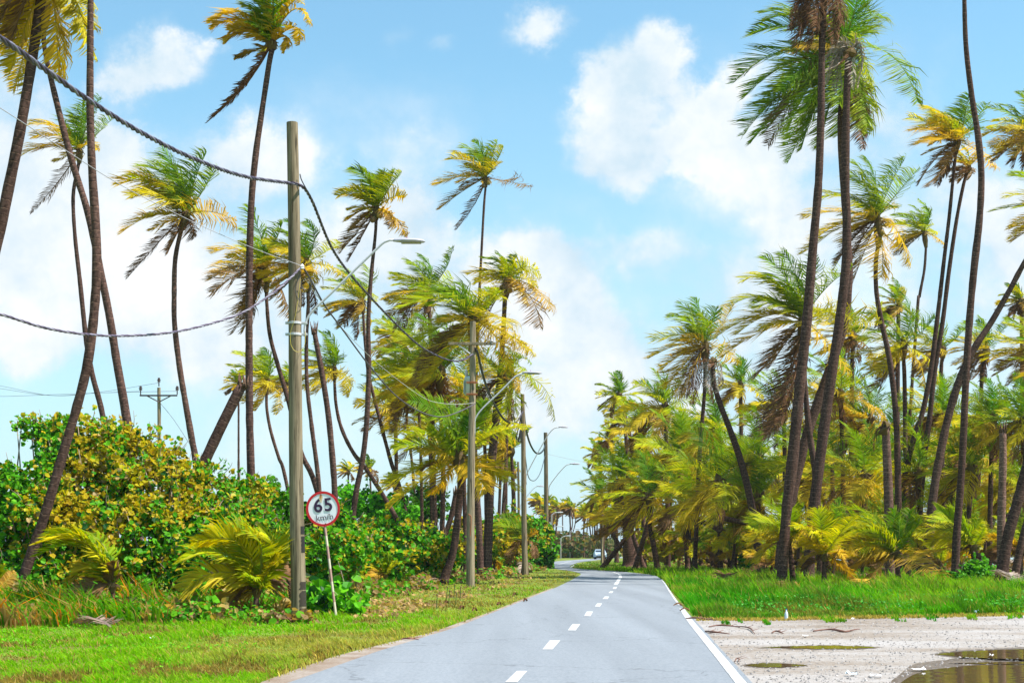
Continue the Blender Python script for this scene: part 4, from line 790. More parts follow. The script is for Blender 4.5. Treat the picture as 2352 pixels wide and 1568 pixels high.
palm([(1950, 130, 18), (1946, 190, 19), (1943, 300, 21), (1942, 420, 23), (1945, 520, 24), (1942, 620, 25), (1928, 740, 26), (1910, 860, 28), (1893, 980, 29), (1880, 1080, 29), (1868, 1180, 30), (1860, 1260, 32)], 62, (1952, 118), 60,
     'palm trunk topped by curled bleached grey dead fronds', n=3, nleaf=10, group=GR, seed=62, el0=40, el1=-30, agebias=1.2, deadl=.4, lwk=1.5,
     dead=[(1905, 130, 1930, 70, 1.5), (1975, 120, 1970, 60, 1.5), (1920, 215, 1925, 90, 1.4), (1890, 150, 1915, 100, 1.5),(1893, 196, 1925, 60, 1.5), (1902, 190, 1930, 80, 1.45), (1935, 205, 1915, 60, 1.5), (1985, 155, 1985, 60, 1.5), (1972, 200, 1995, 80, 1.45), (1958, 205, 1960, 70, 1.5), (1882, 165, 1920, 165, 1.5)])
palm([(1938, 150, 15), (1934, 220, 17), (1931, 300, 18), (1937, 420, 19), (1946, 540, 20), (1950, 640, 21), (1938, 750, 23), (1905, 850, 25), (1880, 920, 26), (1850, 1010, 27), (1828, 1100, 28), (1800, 1230, 29)], 68, (1936, 118), 250,
     'huge full green crown streaming left at top right, its trunk behind the grey-topped one', n=26, nleaf=84, group=GR, seed=63, hang=3, coconuts=7, agebias=.12, lwk=1.15, wind=.7,
     fronds=[(1688, 185, 1800, 70, 0.17), (1722, 200, 1810, 105, 0.25), (1715, 295, 1820, 160, 0.28), (1740, 300, 1840, 185, 0.22), (1790, 358, 1865, 205, 0.25), (1832, 340, 1890, 220, 0.28), (1800, 318, 1850, 180, 0.28), (1752, 255, 1850, 145, 0.30), (1725, 70, 1840, 20, 0.14), (1770, 15, 1860, -20, 0.11), (1745, 35, 1850, 0, 0.17), (1900, -60, 1930, 0, 0.03), (1960, -60, 1950, 20, 0.06), (1990, -40, 1970, 20, 0.11),
             (2062, 0, 2000, -15, 0.25), (2040, 25, 2000, 25, 0.28), (2058, 290, 2035, 110, 0.28), (2030, 245, 1995, 140, 0.28), (1972, 330, 1975, 200, 0.36), (2020, 180, 1995, 100, 0.41), (1890, 325, 1915, 220, 0.30), (1940, 290, 1950, 200, 0.28), (1870, 260, 1900, 190, 0.28), (1780, 240, 1850, 130, 0.19), (1850, 330, 1880, 210, 0.22), (1985, 300, 1990, 190, 0.28), (1905, 270, 1925, 200, 0.28), (2010, 110, 1985, 70, 0.33), (1765, 290, 1845, 190, 0.19)])
palm([(2213, -140, 11), (2215, 0, 12), (2219, 110, 14), (2232, 220, 15.5), (2246, 310, 17), (2254, 400, 18), (2250, 500, 19), (2238, 610, 20), (2228, 720, 20), (2219, 860, 20), (2213, 1000, 20), (2206, 1120, 21), (2198, 1220, 22)], 58, (2213, -160), 110,
     'tall slender S-curved dark trunk near the right edge, crown above the frame', n=12, nleaf=40, group=GR, seed=64)
palm([(2420, 490, 13), (2352, 605, 14), (2318, 668, 15), (2278, 738, 17), (2238, 800, 19), (2205, 870, 21), (2180, 950, 22), (2162, 1030, 23), (2146, 1120, 24), (2138, 1200, 25)], 70, (2430, 470), 150, 'dark palm leaning strongly in from the right edge', n=16, nleaf=44, group=GR, seed=65)
palm([(2196, 345, 8), (2190, 400, 9), (2180, 500, 10), (2168, 600, 11), (2152, 740, 13), (2138, 850, 14), (2118, 950, 15), (2085, 1060, 16)], 78, (2200, 325), 150, 'golden crowned slender palm left of the S-curved trunk', n=26, nleaf=52, group=GR, seed=66, hang=3, agebias=.12,
     fronds=[(2105, 260, 2165, 250, .6), (2080, 310, 2150, 290, .85), (2095, 345, 2150, 310, .8), (2100, 365, 2160, 330, .9), (2110, 448, 2170, 390, 1.0), (2160, 230, 2195, 270, .3), (2185, 225, 2210, 280, .2), (2120, 240, 2170, 260, .55), (2245, 225, 2225, 280, .2), (2270, 235, 2240, 280, .3), (2215, 225, 2215, 270, .15), (2140, 330, 2180, 300, .8), (2120, 290, 2175, 280, .7), (2300, 375, 2250, 330, .85)])
palm([(2222, 395, 9), (2214, 420, 9.5), (2198, 500, 10), (2180, 620, 12), (2165, 740, 13), (2146, 860, 14), (2135, 960, 15), (2120, 1080, 16)], 80, (2224, 382), 60, 'palm with a small dry brown crown beside the golden one', n=14, nleaf=34, group=GR, seed=67, agebias=.5)
palm([(2018, 560, 11), (2012, 600, 12), (2013, 670, 13), (2025, 740, 14), (2042, 820, 15), (2054, 910, 16), (2060, 1000, 17), (2062, 1080, 18)], 74, (2016, 500), 165, 'green and gold palm filling the space right of the two front trunks', n=24, nleaf=54, group=GR, seed=68, hang=3, coconuts=4,
     fronds=[(1960, 372, 2005, 400, .2), (1985, 368, 2015, 400, .1), (1940, 400, 1990, 410, .3), (1900, 440, 1970, 420, .45), (1820, 520, 1930, 490, .8), (1845, 580, 1940, 500, .75), (1890, 530, 1950, 480, .7), (2072, 372, 2035, 430, .2), (2075, 420, 2050, 450, .3), (2070, 470, 2045, 460, .65), (2060, 510, 2040, 490, .7), (2100, 600, 2070, 500, .8), (1930, 560, 1970, 510, .75), (2020, 640, 2030, 570, .85), (1960, 660, 1990, 570, 1.0)])
palm([(2127, 565, 7), (2123, 620, 7.5), (2112, 680, 8), (2105, 740, 9)], 100, (2122, 530), 85, 'small palm in the gap between the gold crown and the right thicket', n=18, nleaf=36, group=GR, seed=69, agebias=.1)
palm([(1846, 830, 14), (1850, 900, 15), (1860, 1000, 17), (1872, 1080, 18), (1880, 1200, 19)], 66, (1842, 735), 215, 'broad palm with a long brown hanging dead skirt left of the front trunks', n=26, nleaf=58, group=GR, seed=70, coconuts=6, deadl=.3,
     fronds=[(1700, 650, 1780, 600, .5), (1740, 605, 1800, 620, .15), (1780, 600, 1830, 640, .1), (1690, 690, 1770, 640, .45), (1650, 770, 1760, 690, .65), (1690, 770, 1770, 700, .75), (1680, 800, 1760, 735, .9), (1870, 590, 1870, 650, .1), (1930, 640, 1890, 650, .3), (1980, 720, 1910, 670, .5), (1990, 760, 1900, 720, .6), (1960, 850, 1900, 760, .8), (1740, 640, 1800, 640, .2), (1720, 720, 1780, 680, .4), (1760, 850, 1800, 790, 1.05), (1730, 700, 1790, 670, .3)],
     dead=[(1752, 1010, 1830, 860, 1.12), (1765, 1005, 1840, 870, 1.15), (1780, 985, 1840, 860, 1.1), (1745, 985, 1820, 870, 1.15), (1800, 960, 1840, 860, 1.15), (1730, 870, 1790, 800, 1.1)])
palm([(1637, 835, 12), (1640, 880, 14), (1655, 930, 15), (1678, 990, 17), (1702, 1060, 19), (1722, 1140, 20), (1736, 1220, 21), (1744, 1300, 23)], 76, (1637, 826), 45, 'bent palm whose top is a drooping tuft of pale grey dead leaves', n=3, nleaf=10, group=GR, seed=71, el0=40, el1=-30, agebias=1.2, deadl=.45, lwk=1.5,
     dead=[(1622, 895, 1615, 820, 1.5), (1630, 905, 1630, 830, 1.5), (1646, 900, 1655, 830, 1.5), (1655, 885, 1668, 830, 1.45), (1638, 880, 1640, 830, 1.5)])
palm([(1620, 830, 10), (1618, 900, 10), (1612, 980, 11), (1605, 1080, 12)], 84, (1620, 790), 150, 'yellow green palm at the left shoulder of the right grove', n=26, nleaf=48, group=GR, seed=72, hang=3, agebias=.12, 
     fronds=[(1565, 690, 1610, 720, .15), (1600, 680, 1622, 730, .1), (1650, 700, 1635, 740, .1), (1535, 730, 1590, 720, .3), (1510, 770, 1570, 740, .5), (1500, 810, 1570, 770, .7), (1520, 850, 1570, 800, .85), (1690, 690, 1660, 760, .8), (1560, 910, 1590, 830, .9), (1700, 830, 1660, 790, .7), (1540, 880, 1590, 810, .8)])
# grove crowns (crown px, py, radius, distance, trunk lean px, age bias, label)
RP = [
 (1422, 905, 62, 128, 25, .0, 'small palm at the far left tip of the right grove, against the sky'),
 (1432, 955, 58, 135, 30, .2, 'rusty crown just below the leftmost grove palm'),
 (1402, 1010, 48, 150, 12, .25, 'low golden crown on the left outline of the right grove'),
 (1375, 1040, 42, 160, 8, .2, 'lowest small crown stepping down to the road gap'),
 (1528, 930, 105, 105, 6, .1, 'round palm left of the yellow green shoulder palm'),
 (1470, 985, 80, 118, 8, .22, 'golden palm inside the left edge of the right grove'),
 (1700, 880, 80, 112, 4, .05, 'green palm in the notch behind the grey tufted top'),
 (1560, 1040, 120, 98, 12, .18, 'broad golden crown above the grey pole'),
 (1645, 985, 105, 92, 8, .0, 'green crown under the shoulder palm'),
 (1425, 1100, 95, 105, 16, .15, 'big palm overhanging the far road bend'),
 (1378, 1130, 70, 125, 8, .05, 'drooping green palm at the grove tip beside the road'),
 (1500, 1110, 90, 100, -8, .28, 'yellow brown palm behind the far verge'),
 (1650, 1100, 150, 80, 14, .05, 'wide bright palm left of the grey tufted trunk'),
 (1745, 1050, 130, 84, 6, .1, 'full palm between the grey tufted trunk and the front pair'),
 (1960, 770, 110, 90, -6, .2, 'crown seen between the two front trunks'),
 (1930, 900, 125, 86, 8, .25, 'golden crown behind the second front trunk'),
 (2075, 790, 130, 82, 6, .05, 'large rounded crown right of the two front trunks'),
 (2065, 700, 70, 110, -4, .1, 'small crown topping the middle of the grove'),
 (2165, 800, 95, 96, -8, .15, 'crown crossed by the leaning and slender trunks'),
 (2265, 800, 85, 100, -20, .25, 'dry tipped crown right of the S-curved trunk'),
 (2365, 300, 105, 76, 6, .25, 'golden crown cut by the right edge, upper one'),
 (2385, 800, 120, 78, 4, .1, 'golden crown cut by the right edge, middle one'),
 (2345, 690, 55, 95, 4, .25, 'thin crown near the right edge above the middle one'),
 (2000, 960, 115, 88, 6, .2, 'orange green crown over the ringed broken stump'),
 (2160, 950, 110, 86, 8, .1, 'green crown behind the leaning trunk'),
 (2280, 960, 120, 74, -6, .05, 'dark green crown above the banded stump'),
 (2350, 960, 110, 72, 8, .0, 'green crown at the right edge over the banded stump'),
 (1985, 1090, 140, 76, 10, .12, 'low wide palm behind the second front trunk'),
 (2110, 1080, 130, 78, 4, .15, 'low wide palm behind the ringed broken stump'),
 (2230, 1070, 130, 74, -8, .05, 'low wide palm behind the S-curved trunk'),
 (1870, 1070, 140, 78, 6, .15, 'low palm behind the front trunk foot'),
 (1800, 940, 110, 88, 4, .2, 'palm behind the brown hanging skirt'),
 (2330, 1100, 120, 76, 8, .1, 'low palm at the right edge'),
 (1740, 1140, 120, 82, 8, .2, 'short wide palm left of the front trunk'),
 (1580, 1150, 110, 90, 8, .15, 'short palm over the dark young palm'),
]
for i, (x, y, rr, Yq, dx, ab, lab) in enumerate(RP):
    palm([(x, y + rr * .2, 6 + 400 / Yq), (x + dx * .5, y + rr * .8, 7 + 420 / Yq), (x + dx, 1190, 8 + 520 / Yq)], Yq, (x, y), rr * 1.04, lab, n=18 if rr > 80 else 14, nleaf=46 if rr > 100 else 36, group=GR, agebias=ab - (.10 if y > 900 else .02) + .16 * ((i * 37 % 10) / 10 - .4), seed=100 + i, el1=-52, hang=2 + i % 3, wind=.9 if y < 850 else .5)
# bare and broken trunks of the right grove
palm([(2034, 982, 22), (2036, 1020, 24), (2039, 1090, 25), (2042, 1185, 27), (2044, 1290, 30)], 60, (2032, 984), 30, 'thick broken stump with a ragged brown top left of the slender trunks', n=2, nleaf=8, top='broken', name='broken_palm_trunk', cat='palm trunk', seed=80, agebias=1.2, tint=1.8,
     dead=[(2008, 1035, 2005, 975, 1.1), (2015, 1015, 2010, 970, 1.15)])
palm([(2303, 988, 18), (2304, 1040, 20), (2302, 1120, 22), (2300, 1200, 23), (2300, 1290, 25)], 56, None, 0, 'pale banded stump with a jagged top near the right edge', top='broken', name='broken_palm_trunk', cat='palm trunk', seed=81, tint=2.2)
palm([(2440, 860, 24), (2400, 950, 26), (2362, 1060, 28), (2338, 1150, 30), (2318, 1220, 31), (2305, 1290, 34)], 54, (2450, 840), 130, 'thick trunk curving in from the right edge to the banded stump', n=10, nleaf=36, group=GR, seed=82)
palm([(2370, 1160, 18), (2352, 1220, 19), (2335, 1300, 22)], 60, None, 0, 'short dark leaning trunk at the right edge by the water', top='broken', name='broken_palm_trunk', cat='palm trunk', seed=83)
palm([(2052, 1240, 12), (2068, 1275, 13), (2098, 1335, 15)], 60, None, 0, 'short grey fallen-over trunk leaning among the young palms', top='broken', name='broken_palm_trunk', cat='palm trunk', seed=84, tint=1.6)
palm([(1440, 1190, 26), (1444, 1240, 32), (1448, 1292, 44)], 112, (1440, 1175), 110, 'stout many-stemmed palm with thick dark foot at the far bend', n=22, nleaf=44, group=GR, seed=85, agebias=.1)
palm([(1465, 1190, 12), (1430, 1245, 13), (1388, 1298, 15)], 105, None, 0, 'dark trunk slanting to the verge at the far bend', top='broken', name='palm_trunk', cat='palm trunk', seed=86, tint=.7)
for i, (x, w, Yq, dx, lab) in enumerate(((1678, 16, 95, -4, 'left'), (1690, 14, 98, 10, 'right'))):
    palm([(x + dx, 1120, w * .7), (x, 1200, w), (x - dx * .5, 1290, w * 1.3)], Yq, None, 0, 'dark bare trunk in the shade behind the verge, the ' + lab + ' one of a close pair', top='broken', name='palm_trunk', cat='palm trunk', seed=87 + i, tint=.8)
# many more trunks and crowns deep inside the grove
rg = np.random.default_rng(77)
for i in range(44):
    x = rg.uniform(1400, 2440); Yq = rg.uniform(92, 175); y = rg.uniform(1000, 1170) - (x > 1750) * 60 * rg.random(); y = max(y, 985 if x < 1500 else 900)
    if x < 1480: y = max(y, 1120); Yq = max(Yq, 130)
    sc = 90 / Yq; dx = rg.normal(0, 14)
    palm([(x, y + 15, 11 * sc), (x + dx * .5, y + 80, 13 * sc), (x + dx, 1230, 16 * sc)], Yq, (x, y), 132 * sc ** .5, 'windswept coconut palm crowded in the back of the right grove', n=15, nleaf=30, group='palms in the back of the right grove', agebias=rg.uniform(-.2, .3), hang=i % 3, seed=300 + i, el1=-58, lwk=1.15, wind=.55)
# far palms closing the road gap
for i in range(34):
    x = rg.uniform(1215, 1420); Yq = rg.uniform(235, 380); y = rg.uniform(1132, 1180) + max(0, (x - 1255)) * rg.uniform(0, .25); y = min(y, 1240)
    if x > 1265 and y < 1172: y += 20
    sc = 300 / Yq
    palm([(x, y + 4, 3.2 * sc), (x + rg.normal(0, 3), y + 30, 3.5 * sc), (x + rg.normal(0, 5), 1255, 4 * sc)], Yq, (x, y), 24 * sc, 'hazy distant palm in the row closing the end of the road', n=14, nleaf=16, group='hazy palms at the end of the road', agebias=rg.uniform(.15, .5), seed=400 + i, lwk=1.2)

# ------------------------------------------------------------------ young palms (low, near the ground)
def young(base, Y, crown, r, label, n=12, seed=1, agebias=0.0, fronds=None, group='young palms at the roadside', w=12, nleaf=50, wind=.35):
    return palm([(crown[0], crown[1] + 8, w * .8), ((crown[0] + base[0]) / 2, (crown[1] + base[1]) / 2, w), (base[0], base[1], w * 1.2)], Y, crown, r, label, n=n, nleaf=nleaf, seed=seed, agebias=agebias, fronds=fronds, name='young_palm', cat='young palm', group=group, el0=82, el1=-15, wind=wind)
young((263, 1424), 28.5, (258, 1345), 150, 'bent young palm whose fronds stream left over orange weeds', n=5, seed=501, w=14, wind=.8,
      fronds=[(80, 1235, 240, 1180, 0.32), (90, 1275, 220, 1200, 0.25), (105, 1250, 230, 1195, 0.54), (150, 1345, 210, 1260, 0.65), (272, 1290, 262, 1310, 1.0), (170, 1400, 225, 1320, 1.0), (90, 1240, 235, 1195, 0.22), (130, 1225, 240, 1215, 0.40), (200, 1380, 235, 1330, 1.1)])
young((586, 1424), 28.6, (590, 1355), 180, 'large young palm with gold and brown fronds left of the timber pole', n=6, seed=502, w=16,
      fronds=[(425, 1290, 540, 1220, 0.43), (460, 1245, 590, 1200, 0.58), (440, 1275, 560, 1225, 0.36), (430, 1355, 530, 1270, 0.61), (520, 1220, 600, 1200, 0.25), (490, 1235, 600, 1210, 0.50), (610, 1230, 650, 1270, 0.43), (590, 1220, 660, 1230, 0.47), (650, 1290, 640, 1270, 0.58), (520, 1400, 560, 1330, 1.05), (440, 1330, 540, 1290, 1.0), (665, 1330, 640, 1290, 1.05), (565, 1225, 630, 1215, 0.36)])
young((665, 1330), 34, (655, 1290), 90, 'yellowish frond tuft tucked behind the timber pole', n=8, seed=503, agebias=.3)
young((880, 1345), 50, (885, 1318), 55, 'small spiky young palm left of the second pole', n=11, seed=504, agebias=.15, w=8)
young((800, 1340), 48, (800, 1318), 45, 'small young palm just right of the sign post', n=9, seed=505, w=6)
young((948, 1310), 62, (945, 1250), 62, 'feathery young palm in front of the far bush', n=11, seed=506, w=7, agebias=.1)
young((1205, 1316), 80, (1205, 1245), 85, 'bushy young palm with a brown skirt at the third pole', n=16, seed=507, agebias=.35, w=14,
      fronds=[(1110, 1240, 1160, 1190, .5), (1125, 1215, 1165, 1185, .3), (1150, 1185, 1185, 1190, .15), (1235, 1240, 1235, 1200, .9), (1170, 1290, 1185, 1240, 1.0), (1230, 1280, 1230, 1230, 1.05), (1120, 1270, 1160, 1230, .7), (1190, 1190, 1200, 1210, .1)])
young((1135, 1310), 74, (1135, 1285), 40, 'little green palm sprout between second and third poles', n=9, seed=508, w=6)
young((1595, 1306), 96, (1597, 1240), 85, 'dark green young palm standing alone on the right verge', n=16, seed=509, agebias=-.25, w=16)
young((1822, 1338), 57, (1812, 1235), 130, 'young palm wrapped round the front trunk foot', n=14, seed=510, w=14,
      fronds=[(1705, 1215, 1760, 1180, .45), (1715, 1200, 1770, 1185, .3), (1780, 1165, 1800, 1190, .2), (1865, 1180, 1840, 1180, .6), (1850, 1260, 1850, 1190, .5), (1740, 1290, 1775, 1220, .7), (1840, 1160, 1830, 1190, .3), (1900, 1240, 1870, 1190, .8), (1725, 1245, 1770, 1195, .6)])
young((1893, 1345), 55, (1893, 1275), 120, 'tangled young palm with dry tips right of the front trunk', n=14, seed=511, w=13, agebias=.2,
      fronds=[(1810, 1210, 1860, 1200, .5), (1870, 1170, 1885, 1210, .4), (1940, 1280, 1920, 1250, .8), (1830, 1250, 1870, 1230, .7), (1930, 1190, 1915, 1220, .5), (1840, 1300, 1870, 1260, .9), (1960, 1330, 1930, 1280, .9), (1900, 1180, 1900, 1220, .2)])
young((2065, 1340), 56, (2058, 1270), 135, 'bright young palm with a tall central fan before the broken stump', n=12, seed=512, w=14,
      fronds=[(1930, 1165, 2020, 1160, .3), (1945, 1190, 2010, 1180, .4), (1950, 1225, 2010, 1200, .35), (1930, 1250, 2000, 1220, .6), (1900, 1270, 1985, 1235, .8), (2100, 1170, 2085, 1220, .15), (2115, 1190, 2095, 1230, .2), (2050, 1170, 2055, 1210, .1), (1960, 1310, 2000, 1260, .9), (2120, 1330, 2090, 1290, .9), (2000, 1180, 2035, 1200, .2), (1990, 1330, 2020, 1290, .95)])
young((2238, 1330), 60, (2235, 1255), 125, 'young palm with arched yellow fronds below the S-curved trunk', n=12, seed=513, w=14,
      fronds=[(2110, 1200, 2170, 1175, .4), (2100, 1225, 2170, 1190, .5), (2150, 1170, 2200, 1190, .3), (2095, 1290, 2160, 1250, .8), (2250, 1190, 2245, 1210, .4), (2265, 1220, 2260, 1215, .7), (2130, 1250, 2180, 1215, .55), (2180, 1165, 2215, 1195, .25), (2200, 1300, 2215, 1270, .9)])
young((1690, 1300), 90, (1690, 1270), 60, 'low yellow green palm sprout at the edge of the shade', n=10, seed=514, w=7, agebias=.15)
young((1770, 1318), 72, (1775, 1290), 70, 'small dry palm sprout left of the front trunk', n=10, seed=515, w=8, agebias=.35)
young((2160, 1318), 66, (2158, 1290), 75, 'half withered palm sprout before the leaning trunk', n=10, seed=516, w=8, agebias=.4)
young((1980, 1318), 68, (1982, 1290), 70, 'small palm sprout between two young palms right of the front pair', n=10, seed=517, w=8, agebias=.3)
young((2345, 1325), 62, (2345, 1260), 90, 'withered young palm at the right edge', n=12, seed=518, w=12, agebias=.5)
young((1530, 1292), 128, (1530, 1255), 50, 'low golden palm behind the far verge', n=12, seed=519, w=8, agebias=.3)
young((1635, 1298), 105, (1640, 1262), 55, 'low golden palm right of the dark young palm', n=12, seed=520, w=8, agebias=.3)
young((5, 1425), 29, (-20, 1370), 90, 'pale withered palm cut by the left edge', n=8, seed=521, w=10, agebias=.9)

for i in range(17):
    x = 1625 + i * 47 + rg.normal(0, 14); Yq = rg.uniform(66, 100); by = CY + F * H / Yq; rr = rg.uniform(75, 120) * 78 / Yq
    young((x + rg.normal(0, 6), by), Yq, (x, by - rr * rg.uniform(.75, 1.25)), rr, 'knee to head high young palm in the sunlit edge of the right grove', n=13, seed=600 + i, agebias=rg.uniform(-.25, .15), group='young palms filling the edge of the right grove', w=9, nleaf=34)
# ------------------------------------------------------------------ broad-leaved bushes
def leaf_cloud(acc, C, Nrm, size, rng, cols):
    """folded roundish leaves, one per centre C, facing roughly Nrm"""
    n = len(C); N = norm(Nrm + rng.normal(0, .75, (n, 3))); t = norm(np.cross(N, rng.normal(0, 1, (n, 3)))); b = np.cross(N, t)
    s = (size * (.45 + .95 * rng.random(n)))[:, None]; f = .22 * N
    P = [-t * .5 + 0 * N, t * .5 + 0 * N]
    ring = []
    for (u, v, lift) in ((-.5, 0, 0), (-.32, .42, .16), (.22, .48, .18), (.52, 0, .0), (.22, -.48, .18), (-.32, -.42, .16)): ring.append(C + s * (t * u + b * v + N * lift))
    V = np.stack(ring, 1); Cc = np.repeat(cols[:, None], 6, 1) * np.array([.9, 1, 1.08, 1.05, .98, .9])[None, :, None]
    i = np.arange(n)[:, None] * 6; acc.add(V.reshape(-1, 3), [i + np.array([[0, 1, 2, 3]]), i + np.array([[0, 3, 4, 5]])], np.clip(Cc.reshape(-1, 3), .002, 1))
G1 = np.array([.035, .20, .006]); G2 = np.array([.12, .36, .008]); G3 = np.array([.01, .06, .010]); YL = np.array([.36, .35, .008]); OR = np.array([.42, .27, .010]); TN = np.array([.34, .25, .10])
def bush(label, blobs, n, size=.118, yellow=.35, seed=1, depth=1.6, dark=0.0, name='sea_grape_bush', cat='bush', sprigs=30, bright=1.0, group='sea grape bushes left of the road', base=None):
    rng = np.random.default_rng(seed); a = Acc(); wood = Acc()
    cs = [W(x, y, Y) for x, y, Y, rx, ry in blobs]; rd = [np.array([rx * Y / F, max(.4, depth * .5 + rx * Y / F * .5), ry * Y / F]) for x, y, Y, rx, ry in blobs]
    root = empty(name, (cs[0][0], cs[0][1], 0), label, cat, group)
    ar = np.array([r[0] * r[2] for r in rd]); ar /= ar.sum()
    for c, r, fr in zip(cs, rd, ar):
        m = int(n * fr * 1.75); d = norm(rng.normal(0, 1, (m, 3))); rad = rng.random(m) ** .24 * (1 + .10 * rng.random(m) ** 3)
        lump = 1 + .45 * (vn(d[:, 0] * 4 + c[0], d[:, 2] * 4 + c[2], seed) - .55) * 2
        nc = max(6, m // 13); dc_ = norm(rng.normal(0, 1, (nc, 3))); rc_ = rng.random(nc) ** .22 * (1 + .12 * rng.random(nc) ** 3); lc_ = 1 + .45 * (vn(dc_[:, 0] * 4 + c[0], dc_[:, 2] * 4 + c[2], seed) - .55) * 2
        ci = rng.integers(0, nc, m); off = norm(rng.normal(0, 1, (m, 3))) * (size * 1.15 * (.5 + .7 * rng.random((m, 1)))); P = c + (dc_ * r * (rc_ * lc_)[:, None])[ci] + off; d = norm(dc_[ci] * .8 + off / size * .7); P[:, 2] = np.maximum(P[:, 2], .05 + .1 * rng.random(m))
        nn = norm(d * .6 + np.array([.2, -.2, .9]))
        hgt = vn(P[:, 0] * .7, P[:, 2] * .7, seed + 5) * .6 + vn(P[:, 0] * 2.5, P[:, 2] * 2.5, seed + 8) * .4
        py = yellow * (.2 + 1.35 * np.clip((hgt - .35) * 2, 0, 1)) * np.clip((P[:, 2] / max(1.0, c[2])), .25, 1.2)
        u = rng.random(m); v = rng.random(m)[:, None]
        col = G1 * (1 - v) + G2 * v
        col = np.where((u < py)[:, None], YL * (1 - v) + OR * v * .9, col); col = np.where(((u > py) & (u < py * 1.12))[:, None], TN, col); col = np.where((u > .88)[:, None], G3, col)
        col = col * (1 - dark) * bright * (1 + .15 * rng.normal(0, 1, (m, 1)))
        leaf_cloud(a, P, nn, size, rng, col)
        for q in range(5 if depth > 1 else 0):     # inner branches
            e = c + norm(rng.normal(0, 1, 3) + [0, 0, .6]) * r * .85; b0 = np.array([c[0] + rng.normal(0, .4), c[1] + rng.normal(0, .3), 0.0])
            tube(wood, smooth_path(np.array([b0, (b0 + e) / 2 + rng.normal(0, .15, 3), e]), 7), np.linspace(.05, .012, 7), 5, (.20, .14, .09))
    for q in range(sprigs):    # loose shoots breaking the outline
        k = rng.integers(len(cs)); th = rng.uniform(.15, math.pi - .15); d = np.array([math.cos(th), rng.normal(0, .3), math.sin(th)])
        o = cs[k] + d * rd[k] * .85; ln = size * rng.uniform(1.5, 5); dr = norm(d + rng.normal(0, .35, 3) + [0, 0, .5]); P = smooth_path(np.array([o, o + dr * ln * .5 + rng.normal(0, .05, 3), o + dr * ln]), 6)
        tube(wood, P, np.linspace(.012, .005, 6), 4, (.22, .15, .10)); m = rng.integers(3, 9); t = rng.random(m) ** .7
        C = P[np.clip((t * 5).astype(int), 0, 5)] + rng.normal(0, size * .35, (m, 3)); v = rng.random((m, 1)); col = np.where(rng.random((m, 1)) < yellow * .8, YL * (1 - v) + OR * v, G1 * (1 - v) + G2 * v) * (1 - dark)
        leaf_cloud(a, C, np.tile([.2, -.5, .6], (m, 1)), size, rng, col)
    a.build('foliage', M['bush'], root); wood.build('branch', M['plain'], root, smooth=True)
    return root
bush('big sea grape bush at the left edge, mostly green with high yellow tufts', [(35, 1140, 37, 85, 80), (-50, 1165, 37, 100, 95), (40, 1240, 36, 100, 100), (60, 1325, 35, 130, 40)], 5600, seed=1, yellow=.3)
bush('tallest yellow sea grape behind the leaning trunk foot', [(185, 1030, 39, 85, 75), (215, 1110, 38, 120, 115), (150, 1215, 36, 110, 105), (105, 1010, 40, 40, 34), (70, 985, 40, 26, 16)], 7600, seed=2, yellow=.62, sprigs=70)
bush('yellow and green sea grape right of the bent trunk', [(295, 1055, 39, 85, 75), (340, 1145, 37, 110, 95), (290, 1245, 35, 120, 95), (250, 1325, 34.5, 150, 42), (375, 1060, 40, 50, 38)], 7600, seed=3, yellow=.62, sprigs=80)
bush('sea grape around the foot of the broken leaning trunk', [(450, 1135, 39, 90, 72), (440, 1225, 36, 110, 85), (480, 1285, 35, 90, 65), (500, 1330, 34.5, 130, 38)], 5600, seed=4, yellow=.55, sprigs=70)
bush('green sea grape mound beside the tallest palm trunk', [(560, 1170, 41, 75, 68), (550, 1245, 38, 100, 75)], 4600, seed=5, yellow=.3, sprigs=40)
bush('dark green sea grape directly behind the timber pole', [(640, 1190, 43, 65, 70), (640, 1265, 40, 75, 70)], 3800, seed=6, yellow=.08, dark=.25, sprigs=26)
bush('yellow flecked bush just behind the speed sign', [(745, 1215, 43, 55, 58), (765, 1280, 41, 85, 60), (815, 1250, 44, 55, 45)], 4600, seed=7, yellow=.7, sprigs=40)
bush('wide sea grape hedge between sign and second pole', [(890, 1252, 56, 85, 52), (975, 1262, 60, 75, 48), (860, 1300, 52, 85, 34)], 5200, size=.17, seed=8, yellow=.75, sprigs=40)
bush('bright green shrub standing far behind the hedge', [(850, 1165, 84, 65, 35), (800, 1150, 86, 30, 25), (905, 1185, 84, 50, 30)], 2600, size=.22, seed=9, yellow=.0, bright=1.35, sprigs=20, name='green_shrub', cat='shrub', group=None)
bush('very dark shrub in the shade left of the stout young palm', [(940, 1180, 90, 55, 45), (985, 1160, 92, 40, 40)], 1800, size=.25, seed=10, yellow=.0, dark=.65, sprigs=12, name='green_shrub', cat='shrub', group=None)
bush('sea grape hedge behind the second pole', [(1060, 1250, 84, 55, 50), (1115, 1240, 86, 50, 48), (1120, 1275, 80, 50, 35)], 3600, size=.2, seed=11, yellow=.6, sprigs=26)
bush('sea grape hedge between second and third poles', [(1175, 1230, 96, 45, 60), (1165, 1275, 92, 50, 32)], 2600, size=.22, seed=12, yellow=.5, sprigs=24)
bush('last sea grape at the bend under the fourth pole', [(1232, 1240, 112, 32, 45), (1240, 1275, 110, 34, 28)], 2400, size=.28, seed=13, yellow=.22, sprigs=20)
bush('low broad-leaved vine with big bright leaves at the sign foot', [(770, 1375, 31, 40, 32), (800, 1390, 30.5, 26, 18), (735, 1365, 31.5, 30, 30)], 320, size=.20, seed=14, yellow=.0, bright=1.25, depth=.5, sprigs=6, name='broadleaf_vine', cat='vine', group=None)
